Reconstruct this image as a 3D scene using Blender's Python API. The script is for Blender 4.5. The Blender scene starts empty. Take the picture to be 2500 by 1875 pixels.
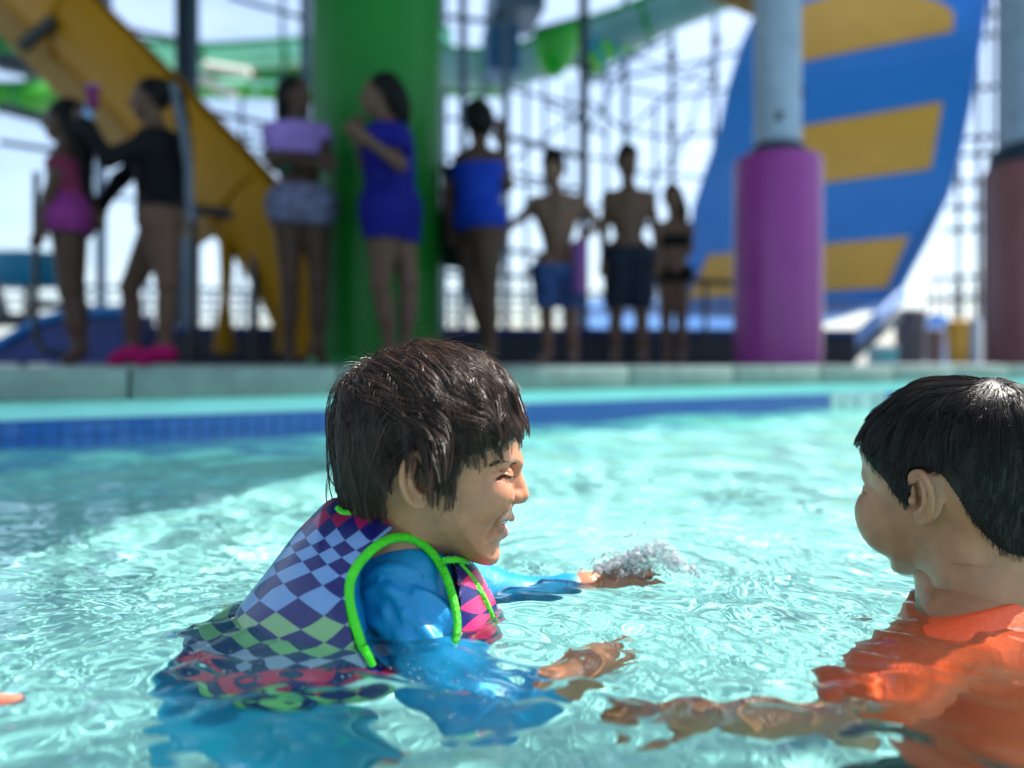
import bpy, bmesh, math, random
import numpy as np
from mathutils import Vector, Matrix
R = math.radians
rng = np.random.default_rng(7)
random.seed(7)
scene = bpy.context.scene
C = scene.collection
# ------------------------------------------------------------------ camera, sky, sun, exposure
F, CX, CY, ZC = 2000.0, 1250.0, 887.0, 0.293
cam_d = bpy.data.cameras.new('camera'); cam = bpy.data.objects.new('camera', cam_d); C.objects.link(cam)
cam.location = (0, 0, ZC); cam.rotation_euler = (R(90), 0, 0)
cam_d.sensor_width = 36; cam_d.lens = F / 2500 * 36
cam_d.shift_y = -(937.5 - CY) / 2500
cam_d.clip_start = 0.02; cam_d.clip_end = 3000
cam_d.dof.use_dof = True; cam_d.dof.focus_distance = 0.80; cam_d.dof.aperture_fstop = 2.0
scene.camera = cam
SUN_EL, SUN_AZ = R(54), R(27)      # azimuth from +X towards +Y
sun_dir = Vector((math.cos(SUN_EL)*math.cos(SUN_AZ), math.cos(SUN_EL)*math.sin(SUN_AZ), math.sin(SUN_EL)))
world = bpy.data.worlds.new('World'); scene.world = world; world.use_nodes = True
wn = world.node_tree; bg = wn.nodes['Background']
sky = wn.nodes.new('ShaderNodeTexSky'); sky.sky_type = 'NISHITA'; sky.sun_disc = False
sky.sun_elevation = SUN_EL; sky.sun_rotation = math.atan2(sun_dir.x, sun_dir.y)
sky.air_density = 1.0; sky.dust_density = 1.5
cn = wn.nodes.new('ShaderNodeTexNoise'); cn.inputs['Scale'].default_value = 2.2; cn.inputs['Detail'].default_value = 7; cn.inputs['Roughness'].default_value = .6
cmap = wn.nodes.new('ShaderNodeMapping'); cmap.inputs['Scale'].default_value = (1, 1, 3.2); ctc = wn.nodes.new('ShaderNodeTexCoord')
cr_ = wn.nodes.new('ShaderNodeMapRange'); cr_.inputs[1].default_value = .40; cr_.inputs[2].default_value = .72; cr_.inputs[3].default_value = .06; cr_.inputs[4].default_value = .55
cm = wn.nodes.new('ShaderNodeMix'); cm.data_type = 'RGBA'; cm.inputs[7].default_value = (5.4, 6.7, 8.4, 1)      # thin high cloud over all of the sky
wn.links.new(ctc.outputs['Generated'], cmap.inputs[0]); wn.links.new(cmap.outputs[0], cn.inputs['Vector']); wn.links.new(cn.outputs[0], cr_.inputs[0]); wn.links.new(cr_.outputs[0], cm.inputs[0])
wn.links.new(sky.outputs[0], cm.inputs[6]); wn.links.new(cm.outputs[2], bg.inputs[0]); bg.inputs[1].default_value = 0.115
sun_l = bpy.data.lights.new('sun', 'SUN'); sun_l.energy = 5.0; sun_l.angle = R(0.5); sun_l.color = (1, 0.95, 0.87)
sun = bpy.data.objects.new('sun', sun_l); C.objects.link(sun)
sun.rotation_euler = sun_dir.to_track_quat('Z', 'Y').to_euler()
sun_l.cycles.is_caustics_light = True
vs = scene.view_settings; vs.view_transform = 'Standard'; vs.look = 'None'; vs.exposure = 1.08; vs.gamma = 1; vs.use_curve_mapping = False
cy = scene.cycles
cy.use_denoising = True; cy.denoiser = 'OPENIMAGEDENOISE'
cy.max_bounces = 12; cy.transmission_bounces = 10; cy.glossy_bounces = 5; cy.diffuse_bounces = 3
cy.caustics_refractive = True; cy.caustics_reflective = False
cy.sample_clamp_indirect = 6.0
# ------------------------------------------------------------------ helpers
def P(px, py, Y):
    """point of the place seen at photo position (px, py) and standing Y metres away"""
    return np.array([(px - CX) * Y / F, Y, ZC - (py - CY) * Y / F])
def tag(o, label=None, cat=None, group=None, kind=None):
    if label: o['label'] = label
    if cat: o['category'] = cat
    if group: o['group'] = group
    if kind: o['kind'] = kind
    return o
def empty(name, loc, label=None, cat=None, group=None):
    o = bpy.data.objects.new(name, None); C.objects.link(o); o.location = loc; o.empty_display_size = .1
    return tag(o, label, cat, group)
def link(name, me, m=None, parent=None, smooth=True):
    if m is not None: me.materials.append(m)
    o = bpy.data.objects.new(name, me); C.objects.link(o)
    if parent is not None:
        o.parent = parent
        if parent.type == 'EMPTY': o.matrix_parent_inverse = Matrix.Translation(-Vector(parent.location))
    return o
def mesh_arrays(name, v, f, smooth=True):
    """v (N,3), f (M,4) quads or (M,3) triangles -> mesh"""
    v = np.asarray(v, np.float32); f = np.asarray(f, np.int32)
    me = bpy.data.meshes.new(name); n = f.shape[1]
    me.vertices.add(len(v)); me.vertices.foreach_set('co', v.ravel())
    me.loops.add(f.size); me.loops.foreach_set('vertex_index', f.ravel())
    me.polygons.add(len(f)); me.polygons.foreach_set('loop_start', np.arange(0, f.size, n, dtype=np.int32))
    me.update()
    me.polygons.foreach_set('use_smooth', np.full(len(f), smooth))
    return me
class MB:
    """collects boxes, tubes, sweeps and grids; build() links them as one mesh object"""
    def __init__(s): s.v = []; s.f = []; s.n = 0
    def add(s, v, f):
        v = np.asarray(v, float); s.v.append(v)
        s.f += [tuple(int(i) + s.n for i in q) for q in f]; s.n += len(v); return s
    def box(s, c, size, rz=0.0, M=None, bevel=0):
        hx, hy, hz = [k / 2 for k in size]
        if bevel <= 0:
            pts = np.array([(x, y, z) for x in (-hx, hx) for y in (-hy, hy) for z in (-hz, hz)])
            fs = [(0,1,3,2),(4,6,7,5),(0,4,5,1),(2,3,7,6),(0,2,6,4),(1,5,7,3)]
        else:
            b = bevel; bm = bmesh.new(); bmesh.ops.create_cube(bm, size=1)
            for q in bm.verts: q.co = (q.co.x*size[0], q.co.y*size[1], q.co.z*size[2])
            bmesh.ops.bevel(bm, geom=bm.edges[:], offset=b, segments=2, affect='EDGES', profile=.6)
            bm.verts.index_update()
            pts = np.array([q.co[:] for q in bm.verts]); fs = [[q.index for q in p.verts] for p in bm.faces]; bm.free()
        if M is not None: pts = pts @ np.array(M).T
        ca, sa = math.cos(rz), math.sin(rz)
        pts = np.stack([pts[:,0]*ca - pts[:,1]*sa, pts[:,0]*sa + pts[:,1]*ca, pts[:,2]], 1) + np.array(c)
        return s.add(pts, fs)
    def tube(s, path, r, n=12, cap=True, closed=False):
        path = np.asarray(path, float); k = len(path)
        r = np.broadcast_to(np.asarray(r, float), (k,))
        if closed: t = np.roll(path, -1, 0) - np.roll(path, 1, 0)
        else: t = np.gradient(path, axis=0)
        t /= np.linalg.norm(t, axis=1)[:, None] + 1e-12
        up = np.array([0, 0, 1.0]) if abs(t[0][2]) < .9 else np.array([1.0, 0, 0])
        u = np.cross(up, t[0]); u /= np.linalg.norm(u); V = []
        for i in range(k):
            u = u - t[i] * (u @ t[i]); u /= np.linalg.norm(u); w = np.cross(t[i], u)
            for j in range(n):
                a = 2*math.pi*j/n; V.append(path[i] + r[i]*(u*math.cos(a) + w*math.sin(a)))
        fs = [(i*n+j, i*n+(j+1) % n, ((i+1) % k)*n+(j+1) % n, ((i+1) % k)*n+j) for i in range(k if closed else k-1) for j in range(n)]
        if cap and not closed: fs += [tuple(range(n))[::-1], tuple((k-1)*n+j for j in range(n))]
        return s.add(V, fs)
    def lathe(s, c, prof, n=48):
        V = []; k = len(prof)
        for rr, z in prof:
            for j in range(n):
                a = 2*math.pi*j/n; V.append((c[0]+rr*math.cos(a), c[1]+rr*math.sin(a), c[2]+z))
        fs = [(i*n+j, i*n+(j+1) % n, (i+1)*n+(j+1) % n, (i+1)*n+j) for i in range(k-1) for j in range(n)]
        fs += [tuple(range(n))[::-1], tuple((k-1)*n+j for j in range(n))]
        return s.add(V, fs)
    def sheet(s, G, thick, nrm=None):
        """grid of points G (r,c,3) given thickness along its normals -> closed slab"""
        G = np.asarray(G, float); r, c, _ = G.shape
        du = np.gradient(G, axis=1); dv = np.gradient(G, axis=0)
        N = np.cross(du, dv); N /= np.linalg.norm(N, axis=2)[..., None] + 1e-12
        A = (G + N*thick/2).reshape(-1, 3); B = (G - N*thick/2).reshape(-1, 3); m = r*c
        i = np.arange(m).reshape(r, c); fs = []
        for a in range(r-1):
            for b in range(c-1):
                q = (i[a,b], i[a,b+1], i[a+1,b+1], i[a+1,b]); fs.append(q); fs.append(tuple(m+k for k in q[::-1]))
        rim = list(i[0,:]) + list(i[1:,-1]) + list(i[-1,-2::-1]) + list(i[-2:0:-1,0])
        for a in range(len(rim)):
            p, q = rim[a], rim[(a+1) % len(rim)]; fs.append((p, m+p, m+q, q))
        return s.add(np.vstack([A, B]), fs)
    def build(s, name, m, parent=None, smooth=False, bevel=0):
        me = bpy.data.meshes.new(name)
        me.from_pydata(np.vstack(s.v).tolist(), [], s.f); me.update()
        bm = bmesh.new(); bm.from_mesh(me); bmesh.ops.recalc_face_normals(bm, faces=bm.faces[:]); bm.to_mesh(me); bm.free()
        o = link(name, me, m, parent)
        if smooth:
            me.polygons.foreach_set('use_smooth', [True]*len(me.polygons))
            try: me.set_sharp_from_angle(angle=R(40))
            except Exception: pass
        return o
def spline(pts, n):
    """Catmull-Rom through pts, n samples"""
    p = np.asarray(pts, float); p = np.vstack([2*p[0]-p[1], p, 2*p[-1]-p[-2]])
    T = np.linspace(0, len(p)-3 - 1e-6, n); i = T.astype(int); t = (T - i)[:, None]
    a, b, c, d = p[i], p[i+1], p[i+2], p[i+3]
    return .5*((2*b) + (c-a)*t + (2*a-5*b+4*c-d)*t**2 + (3*b-a-3*c+d)*t**3)
def mat(name, col, rough=.5, metal=0.0, var=.12, scale=6.0, bump=0.0, bscale=60.0, spec=.5, sss=0.0, coat=0.0, trans=0.0):
    """principled surface with grain: the colour wanders by var, fine relief by bump"""
    m = bpy.data.materials.new(name); m.use_nodes = True; nt = m.node_tree; b = nt.nodes['Principled BSDF']
    b.inputs['Roughness'].default_value = rough; b.inputs['Metallic'].default_value = metal
    b.inputs['Specular IOR Level'].default_value = spec
    if coat: b.inputs['Coat Weight'].default_value = coat; b.inputs['Coat Roughness'].default_value = .1
    if trans: b.inputs['Transmission Weight'].default_value = trans
    if sss:
        b.inputs['Subsurface Weight'].default_value = sss; b.inputs['Subsurface Radius'].default_value = (1, .35, .18)
        b.inputs['Subsurface Scale'].default_value = .006
    tc = nt.nodes.new('ShaderNodeTexCoord'); nz = nt.nodes.new('ShaderNodeTexNoise')
    nz.inputs['Scale'].default_value = scale; nz.inputs['Detail'].default_value = 5
    mr = nt.nodes.new('ShaderNodeMapRange'); mr.inputs[1].default_value = .3; mr.inputs[2].default_value = .7
    mr.inputs[3].default_value = 1-var; mr.inputs[4].default_value = 1+var
    mx = nt.nodes.new('ShaderNodeMix'); mx.data_type = 'RGBA'; mx.blend_type = 'MULTIPLY'; mx.inputs[0].default_value = 1
    mx.inputs[6].default_value = (*col, 1)
    nt.links.new(tc.outputs['Object'], nz.inputs['Vector']); nt.links.new(nz.outputs[0], mr.inputs[0]); nt.links.new(mr.outputs[0], mx.inputs[7])
    nt.links.new(mx.outputs[2], b.inputs['Base Color'])
    if bump:
        n2 = nt.nodes.new('ShaderNodeTexNoise'); n2.inputs['Scale'].default_value = bscale; n2.inputs['Detail'].default_value = 6
        bp = nt.nodes.new('ShaderNodeBump'); bp.inputs['Strength'].default_value = bump; bp.inputs['Distance'].default_value = .01
        nt.links.new(tc.outputs['Object'], n2.inputs['Vector']); nt.links.new(n2.outputs[0], bp.inputs['Height']); nt.links.new(bp.outputs[0], b.inputs['Normal'])
    return m
def srgb(r, g, b):
    f = lambda c: c/12.92 if c <= .04045 else ((c+.055)/1.055)**2.4
    return (f(r/255), f(g/255), f(b/255))
# ------------------------------------------------------------------ implicit surfaces (bodies, clothes)
def smin(a, b, k):
    if k <= 0: return np.minimum(a, b)
    h = np.maximum(k - np.abs(a-b), 0)/k
    return np.minimum(a, b) - h*h*k*.25
class Field:
    def __init__(s, lo, hi, h):
        lo, hi = np.minimum(lo, hi), np.maximum(lo, hi); s.lo = np.array(lo, float); s.h = h
        s.n = np.ceil((np.array(hi, float) - s.lo)/h).astype(int) + 1
        s.ax = [s.lo[i] + h*np.arange(s.n[i]) for i in range(3)]
        s.d = np.full(tuple(s.n), .25, np.float32)
    def copy(s):
        o = Field.__new__(Field); o.lo, o.h, o.n, o.ax = s.lo, s.h, s.n, s.ax; o.d = s.d.copy(); return o
    def win(s, lo, hi):
        a = np.clip(np.floor((np.array(lo)-s.lo)/s.h).astype(int), 0, s.n-1); b = np.clip(np.ceil((np.array(hi)-s.lo)/s.h).astype(int)+1, 1, s.n)
        sl = tuple(slice(a[i], max(b[i], a[i]+1)) for i in range(3))
        X = s.ax[0][sl[0]][:, None, None].astype(np.float32); Y = s.ax[1][sl[1]][None, :, None].astype(np.float32); Z = s.ax[2][sl[2]][None, None, :].astype(np.float32)
        return sl, X, Y, Z
    def put(s, sl, q, k, op):
        d = s.d[sl]
        if op == 'u': s.d[sl] = smin(d, q, k)
        elif op == 's': s.d[sl] = -smin(-d, q, k)
        elif op == 'i': s.d[sl] = -smin(-d, -q, k)
    def cap(s, a, b, ra, rb=None, k=.01, op='u', m=.04):
        rb = ra if rb is None else rb; a = np.array(a, float); b = np.array(b, float); R_ = max(ra, rb) + m
        sl, X, Y, Z = s.win(np.minimum(a, b)-R_, np.maximum(a, b)+R_)
        ab = b-a; L = ab@ab + 1e-12
        t = np.clip(((X-a[0])*ab[0] + (Y-a[1])*ab[1] + (Z-a[2])*ab[2])/L, 0, 1)
        q = np.sqrt((X-a[0]-t*ab[0])**2 + (Y-a[1]-t*ab[1])**2 + (Z-a[2]-t*ab[2])**2) - (ra + t*(rb-ra))
        s.put(sl, q, k, op); return s
    def chain(s, pts, rs, k=.01, op='u', m=.04):
        for i in range(len(pts)-1): s.cap(pts[i], pts[i+1], rs[i], rs[i+1], k, op, m)
        return s
    def ell(s, c, r, Rm=None, k=.01, op='u', m=.04):
        c = np.array(c, float); r = np.array(r, float); R_ = r.max() + m
        sl, X, Y, Z = s.win(c-R_, c+R_); x, y, z = X-c[0], Y-c[1], Z-c[2]
        if Rm is not None:
            A = np.array(Rm, float)   # rows: local axes
            x, y, z = A[0,0]*x+A[0,1]*y+A[0,2]*z, A[1,0]*x+A[1,1]*y+A[1,2]*z, A[2,0]*x+A[2,1]*y+A[2,2]*z
        k0 = np.sqrt((x/r[0])**2+(y/r[1])**2+(z/r[2])**2); k1 = np.sqrt((x/r[0]**2)**2+(y/r[1]**2)**2+(z/r[2]**2)**2) + 1e-9
        s.put(sl, k0*(k0-1)/k1, k, op); return s
    def poly2(s, pts):
        """signed distance to a polygon in the x-z plane, (nx, nz)"""
        p = np.asarray(pts, float); X, Z = np.meshgrid(s.ax[0], s.ax[2], indexing='ij')
        d = np.full(X.shape, 1e9); ins = np.zeros(X.shape, bool)
        for i in range(len(p)):
            a, b = p[i-1], p[i]; ab = b-a; t = np.clip(((X-a[0])*ab[0]+(Z-a[1])*ab[1])/(ab@ab+1e-12), 0, 1)
            d = np.minimum(d, np.hypot(X-a[0]-t*ab[0], Z-a[1]-t*ab[1]))
            c = ((a[1] > Z) != (b[1] > Z)); ins ^= c & (X < (b[0]-a[0])*(Z-a[1])/(b[1]-a[1]+1e-12)+a[0])
        return np.where(ins, -d, d)
    def inflate(s, pts, W, D, y0=0.0, k=.01, op='u', blur=0):
        """outline in x-z blown up like a cushion: half width W (number or function of x,z), rounding depth D"""
        t = -s.poly2(pts)
        for _ in range(blur):
            q = np.pad(t, 1, mode='edge'); t = (q[:-2,1:-1]+q[2:,1:-1]+q[1:-1,:-2]+q[1:-1,2:]+4*q[1:-1,1:-1])/8
        X, Z = np.meshgrid(s.ax[0], s.ax[2], indexing='ij'); w = W(X, Z) if callable(W) else W
        u = np.maximum(1 - t/D, 0)
        Y = (s.ax[1]-y0)[None, :, None]
        e = np.sqrt((u*u)[:, None, :] + (Y/(np.asarray(w)[:, None, :] if np.ndim(w) else w))**2) - 1
        s.put((slice(None),)*3, (e*D).astype(np.float32), k, op); return s
    def relief(s, pts, amt, sig, ylo=-9, yhi=9):
        """push the surface in (amt > 0) or out along an x-z polyline"""
        p = np.asarray(pts, float); X, Z = np.meshgrid(s.ax[0], s.ax[2], indexing='ij'); d = np.full(X.shape, 1e9)
        for i in range(max(1, len(p)-1)):
            a = p[i]; b = p[min(i+1, len(p)-1)]; ab = b-a; t = np.clip(((X-a[0])*ab[0]+(Z-a[1])*ab[1])/(ab@ab+1e-12), 0, 1)
            d = np.minimum(d, np.hypot(X-a[0]-t*ab[0], Z-a[1]-t*ab[1]))
        g = (amt*np.exp(-(d/sig)**2)).astype(np.float32)
        j = (s.ax[1] >= ylo) & (s.ax[1] <= yhi)
        s.d[:, j, :] += g[:, None, :]; return s
    def sample(s, p):
        q = (np.asarray(p) - s.lo)/s.h; q = np.clip(q, 0, s.n - 1.001); i = q.astype(int); f = q - i; D = s.d; o = 0
        for a in (0, 1):
            for b in (0, 1):
                for c in (0, 1):
                    w = (f[:,0] if a else 1-f[:,0])*(f[:,1] if b else 1-f[:,1])*(f[:,2] if c else 1-f[:,2])
                    o = o + w*D[i[:,0]+a, i[:,1]+b, i[:,2]+c]
        return o
    def grad(s, p):
        e = s.h; g = np.stack([s.sample(p+np.eye(3)[i]*e) - s.sample(p-np.eye(3)[i]*e) for i in range(3)], 1)
        return g/(np.linalg.norm(g, axis=1)[:, None] + 1e-9)
    def nets(s):
        d = s.d.copy(); d[0], d[-1] = 1, 1; d[:,0], d[:,-1] = 1, 1; d[:,:,0], d[:,:,-1] = 1, 1
        S = d < 0; nx, ny, nz = d.shape
        cnt = sum(S[a:nx-1+a, b:ny-1+b, c:nz-1+c].astype(np.uint8) for a in (0,1) for b in (0,1) for c in (0,1))
        act = (cnt > 0) & (cnt < 8); idx = np.full(act.shape, -1, np.int32)
        I, J, K = np.nonzero(act); idx[I, J, K] = np.arange(len(I))
        acc = np.zeros((len(I), 3)); num = np.zeros(len(I)); cs = [(a,b,c) for a in (0,1) for b in (0,1) for c in (0,1)]
        for a in cs:
            for ax in range(3):
                if a[ax] == 0:
                    b = list(a); b[ax] = 1
                    da = d[I+a[0], J+a[1], K+a[2]]; db = d[I+b[0], J+b[1], K+b[2]]; m = (da < 0) != (db < 0)
                    t = np.where(m, da/np.where(m, da-db, 1), 0); pos = np.array(a, float)[None, :].repeat(len(I), 0); pos[:, ax] += t
                    acc += pos*m[:, None]; num += m
        v = s.lo + s.h*(np.stack([I, J, K], 1) + acc/num[:, None]); Q = []
        for ax in range(3):
            A = np.moveaxis(S, ax, 0); ID = np.moveaxis(idx, ax, 0)
            m = A[:-1, 1:-1, 1:-1] != A[1:, 1:-1, 1:-1]; i, j, k = np.nonzero(m); j += 1; k += 1
            q = np.stack([ID[i, j-1, k-1], ID[i, j, k-1], ID[i, j, k], ID[i, j-1, k]], 1)
            fl = A[i, j, k]
            if ax == 1: fl = ~fl
            q[~fl] = q[~fl][:, ::-1]; Q.append(q)
        return v, np.vstack(Q)
    def build(s, name, m, parent=None, T=None):
        v, f = s.nets()
        if T is not None: v = v @ np.array(T)[:3,:3].T + np.array(T)[:3,3]
        me = mesh_arrays(name, v, f); return link(name, me, m, parent)
def merge_mesh(parts):
    vs, fs, n = [], [], 0
    for v, f in parts: vs.append(v); fs.append(f+n); n += len(v)
    return np.vstack(vs), np.vstack(fs)
def strands_mesh(S, rad, sides=3):
    """S (N,k,3) polylines, rad (N,k) -> one tube mesh of all of them"""
    N, k, _ = S.shape
    t = np.gradient(S, axis=1); t /= np.linalg.norm(t, axis=2)[..., None] + 1e-9
    ref = np.where(np.abs(t[..., 2:3]) < .8, np.array([0, 0, 1.0]), np.array([1.0, 0, 0]))
    u = np.cross(t, ref); u /= np.linalg.norm(u, axis=2)[..., None] + 1e-9; w = np.cross(t, u)
    a = 2*np.pi*np.arange(sides)/sides
    V = S[:, :, None, :] + rad[:, :, None, None]*(u[:, :, None, :]*np.cos(a)[None, None, :, None] + w[:, :, None, :]*np.sin(a)[None, None, :, None])
    i = np.arange(N*k*sides).reshape(N, k, sides); j = np.roll(i, -1, 2)
    f = np.stack([i[:, :-1], j[:, :-1], j[:, 1:], i[:, 1:]], -1).reshape(-1, 4)
    return V.reshape(-1, 3), f
# ------------------------------------------------------------------ the pool: floor, wall, coping, tiles, deck, water
WA = np.array([-1.494, 2.394]); WT = math.atan(0.663); WD = np.array([math.cos(WT), math.sin(WT)]); WN = np.array([math.sin(WT), -math.cos(WT)])  # along the wall / towards the camera
ZD, DEPTH = 0.2798, 0.58
def W3(s, t, z): q = WA + s*WD + t*WN; return np.array([q[0], q[1], z])
S0, S1, T1 = -6.0, 11.0, 7.5
M_plaster = mat('pool plaster', (.40, .85, .80), .55, var=.07, scale=3, bump=.15, bscale=40)
M_conc = mat('deck concrete', srgb(150, 160, 160), .75, var=.15, scale=4, bump=.3, bscale=90)
M_cop = mat('coping concrete', srgb(112, 130, 124), .7, var=.22, scale=9, bump=.35, bscale=70)
M_tile = mat('blue glazed tile', srgb(0, 84, 160), .12, var=.18, scale=5, spec=.6)
M_grout = mat('grout', srgb(20, 60, 110), .8)
M_mark = mat('pale marker tile', srgb(176, 200, 196), .2, var=.05)
M_ink = mat('faded marker paint', srgb(84, 128, 128), .5)
mb = MB(); mb.sheet([[W3(S0, -.05, -DEPTH), W3(S1, -.05, -DEPTH)], [W3(S0, T1+.05, -DEPTH), W3(S1, T1+.05, -DEPTH)]], .02)
pool_floor = tag(mb.build('pool_floor', M_plaster), kind='structure')
mb = MB()
wall_top = ZD - .1015
mb.box(W3((S0+S1)/2, -.2, (wall_top-DEPTH)/2), (S1-S0+.8, .4, wall_top+DEPTH), WT)
mb.box(W3((S0+S1)/2, T1+.2, (wall_top-DEPTH)/2), (S1-S0+.8, .4, wall_top+DEPTH), WT)
mb.box(W3(S0-.2, T1/2, (wall_top-DEPTH)/2), (.4, T1, wall_top+DEPTH), WT); mb.box(W3(S1+.2, T1/2, (wall_top-DEPTH)/2), (.4, T1, wall_top+DEPTH), WT)
pool_wall = tag(mb.build('pool_wall', M_plaster), kind='structure')
# the band of glazed tiles at the waterline, each tile a piece of its own
TS, t_me = .05, None
band_top = ZC - 141*2.394/F
mk0, mk1 = 3.91, 4.43
mb = MB(); mb.box((0, 0, 0), (TS-.003, .008, TS-.003), bevel=.0015); tile0 = mb.build('tile', M_tile, pool_wall, smooth=False); t_me = tile0.data
mb = MB(); mb.box(W3(3.0, .0005, band_top-.05), (7.4, .003, .1), WT); mb.build('grout', M_grout, pool_wall)
first = True; s = -.35
while s < 6.4:
    if not (mk0-.02 < s < mk1-.03):
        for r in range(2):
            o = tile0 if first else tile0.copy()
            if not first: C.objects.link(o)
            first = False
            q = W3(s+TS/2, .005 + .0012*random.random(), band_top - TS*(r+.5)); o.location = q; o.rotation_euler = (R(random.uniform(-.5,.5)), 0, WT + R(random.uniform(-.6,.6)))
    s += TS
mb = MB()     # the rest of the band, below the water and out of the picture
s = S0+.1
while s < S1:
    for r in range(4):
        if (r > 1 or s < -.36 or s > 6.4) and s < 9: mb.box(W3(s+TS/2, .005, band_top - TS*(r+.5)), (TS-.003, .008, TS-.003), WT)
    s += TS
tag(mb.build('tile_band', M_tile, pool_wall), kind='stuff')
mb = MB(); n = 4; wtile = (mk1-mk0)/n
mt0 = None
for i in range(n):
    mb = MB(); mb.box((0, 0, 0), (wtile-.004, .01, .135), bevel=.002)
    if mt0 is None: mt0 = o = mb.build('marker_tile', M_mark, pool_wall)
    else: o = mt0.copy(); C.objects.link(o)
    o.location = W3(mk0+wtile*(i+.5), .006, band_top-.062); o.rotation_euler = (0, 0, WT)
mb = MB()
for ds, dz, w, h in ((.1, -.05, .02, .07), (.215, -.03, .05, .018), (.24, -.06, .018, .05), (.42, -.05, .03, .07), (.45, -.03, .05, .016)):
    mb.box(W3(mk0+ds, .0125, band_top+dz-.008), (w, .003, h), WT)
mb.build('marker_stroke', M_ink, pool_wall)
# coping stones
CL, s, cs0 = .69, .34 - .69*8, None
for i in range(22):
    mb = MB(); mb.box((0, 0, 0), (CL-.008, .36, .100), bevel=.014)
    if cs0 is None: cs0 = o = mb.build('coping_stone', M_cop, pool_wall, smooth=True)
    else: o = cs0.copy(); C.objects.link(o)
    o.location = W3(s+CL/2, -.18+.035, ZD-.050 + random.uniform(-.001, .001)); o.rotation_euler = (0, 0, WT)
    s += CL
# deck: one sheet out to the horizon with the pool cut out of it
mb = MB(); B_ = 2200; zt = ZD - .004
for (a0, a1, b0, b1) in ((-B_, B_, -B_, -.3), (-B_, B_, T1+.3, B_), (-B_, S0-.3, -.3, T1+.3), (S1+.3, B_, -.3, T1+.3)):
    q = [W3(a0, b0, zt), W3(a1, b0, zt), W3(a1, b1, zt), W3(a0, b1, zt)]; mb.add(q, [(0, 1, 2, 3)])
deck = tag(mb.build('deck', M_conc), kind='structure')
# ---- water
def axis(a0, d0, d1, a1, fine, grow):
    xs = list(np.arange(d0, d1, fine)); st = fine; x = xs[-1]
    while x < a1: st = min(st*grow, .05); x += st; xs.append(x)
    st = fine; x = d0; lo = []
    while x > a0: st = min(st*grow, .05); x -= st; lo.append(x)
    return np.array(lo[::-1] + xs)
xs = axis(-7.5, -.52, .62, 9, .0019, 1.010); ys = axis(-6, .42, 1.12, 8.5, .0019, 1.010)
X, Y = np.meshgrid(xs, ys, indexing='ij')
DX = np.gradient(xs)[:, None]; DY = np.gradient(ys)[None, :]; DM = np.maximum(DX, DY)
wr = np.random.default_rng(3)
wx = X + .03*np.sin(7*Y+2*X) + .02*np.sin(11*X-5*Y+1.3) + .006*np.sin(31*Y+17*X) + .004*np.sin(47*X-23*Y+2)
wy = Y + .03*np.sin(6*X-3*Y+.5) + .02*np.sin(9*Y+4*X) + .006*np.sin(29*X-19*Y+1) + .004*np.sin(41*Y+37*X)
def waves(l0, l1, amp, n, ang, spread, px=wx, py=wy):
    h = 0
    for _ in range(n):
        lam = wr.uniform(l0, l1); a = wr.normal(ang, spread); k = 2*math.pi/lam
        fade = np.clip(lam/(3.5*DM) - 1, 0, 1)
        h = h + amp*1.4/math.sqrt(n)*fade*np.sin(k*(px*math.cos(a)+py*math.sin(a)) + wr.uniform(0, 6.28))
    return h
def blob(cx, cy, sx, sy=None): return np.exp(-((X-cx)/sx)**2 - ((Y-cy)/(sy or sx))**2)
far = np.clip((Y-1.0)/1.5, 0, 1)
H = waves(.7, 1.5, .006, 7, 1.4, .6)*(.5+.5*far) + waves(.2, .45, .0014, 12, 1.5, .6)*(.8+1.0*far) + waves(.07, .15, .00048, 20, 1.45, .6) + waves(.03, .06, .00022, 22, 1.4, .7) + waves(.014, .028, .00007, 18, 1.3, .9)
WZ = .050
stir = np.clip(blob(-.17, .64, .2, .11) + blob(.02, .70, .16, .1) + .9*blob(.10, .93, .14, .05) + .7*blob(.25, .70, .22, .1), 0, 1)
H += stir*(waves(.05, .11, .0022, 14, .8, 2) + waves(.018, .04, .0007, 18, .8, 2)) + .9*blob(-.2, .53, .35, .12)*waves(.04, .09, .0019, 16, .8, 1.2) + .8*blob(.3, .58, .3, .12)*waves(.05, .1, .0016, 14, 1.0, 1.2)
for cx, cy, lam, amp, rad in ((-.03, .66, .042, .0016, .2), (-.2, .65, .05, .0014, .22), (.14, .95, .05, .002, .2), (.36, .72, .06, .0016, .25), (.08, .71, .03, .0011, .12)):
    r = np.hypot(wx-cx, wy-cy); H += amp*np.exp(-(r/rad)**2)*np.sin(2*math.pi*r/lam)*np.clip(lam/(3.5*DM)-1, 0, 1)
spl = blob(.15, .95, .05, .025)
H += spl*(.016 + waves(.012, .03, .0050, 14, .5, 3))
SP = (X-WA[0])*WD[0] + (Y-WA[1])*WD[1]; TP = (X-WA[0])*WN[0] + (Y-WA[1])*WN[1]
nr, nc = X.shape; idx = np.arange(nr*nc).reshape(nr, nc)
ok = ((SP > S0-.02) & (SP < S1+.02) & (TP > -.03) & (TP < T1+.02)).astype(bool)
okf = ok[:-1,:-1] & ok[1:,:-1] & ok[1:,1:] & ok[:-1,1:]
fq = np.stack([idx[:-1,:-1], idx[1:,:-1], idx[1:,1:], idx[:-1,1:]], -1)[okf]
use = np.zeros(nr*nc, bool); use[fq.ravel()] = True; remap = np.cumsum(use)-1
H += WZ
V = np.stack([X, Y, H], -1).reshape(-1, 3)[use]
M_water = bpy.data.materials.new('water'); M_water.use_nodes = True; nt = M_water.node_tree; nt.nodes.clear()
out = nt.nodes.new('ShaderNodeOutputMaterial'); g = nt.nodes.new('ShaderNodeBsdfGlass')
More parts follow.
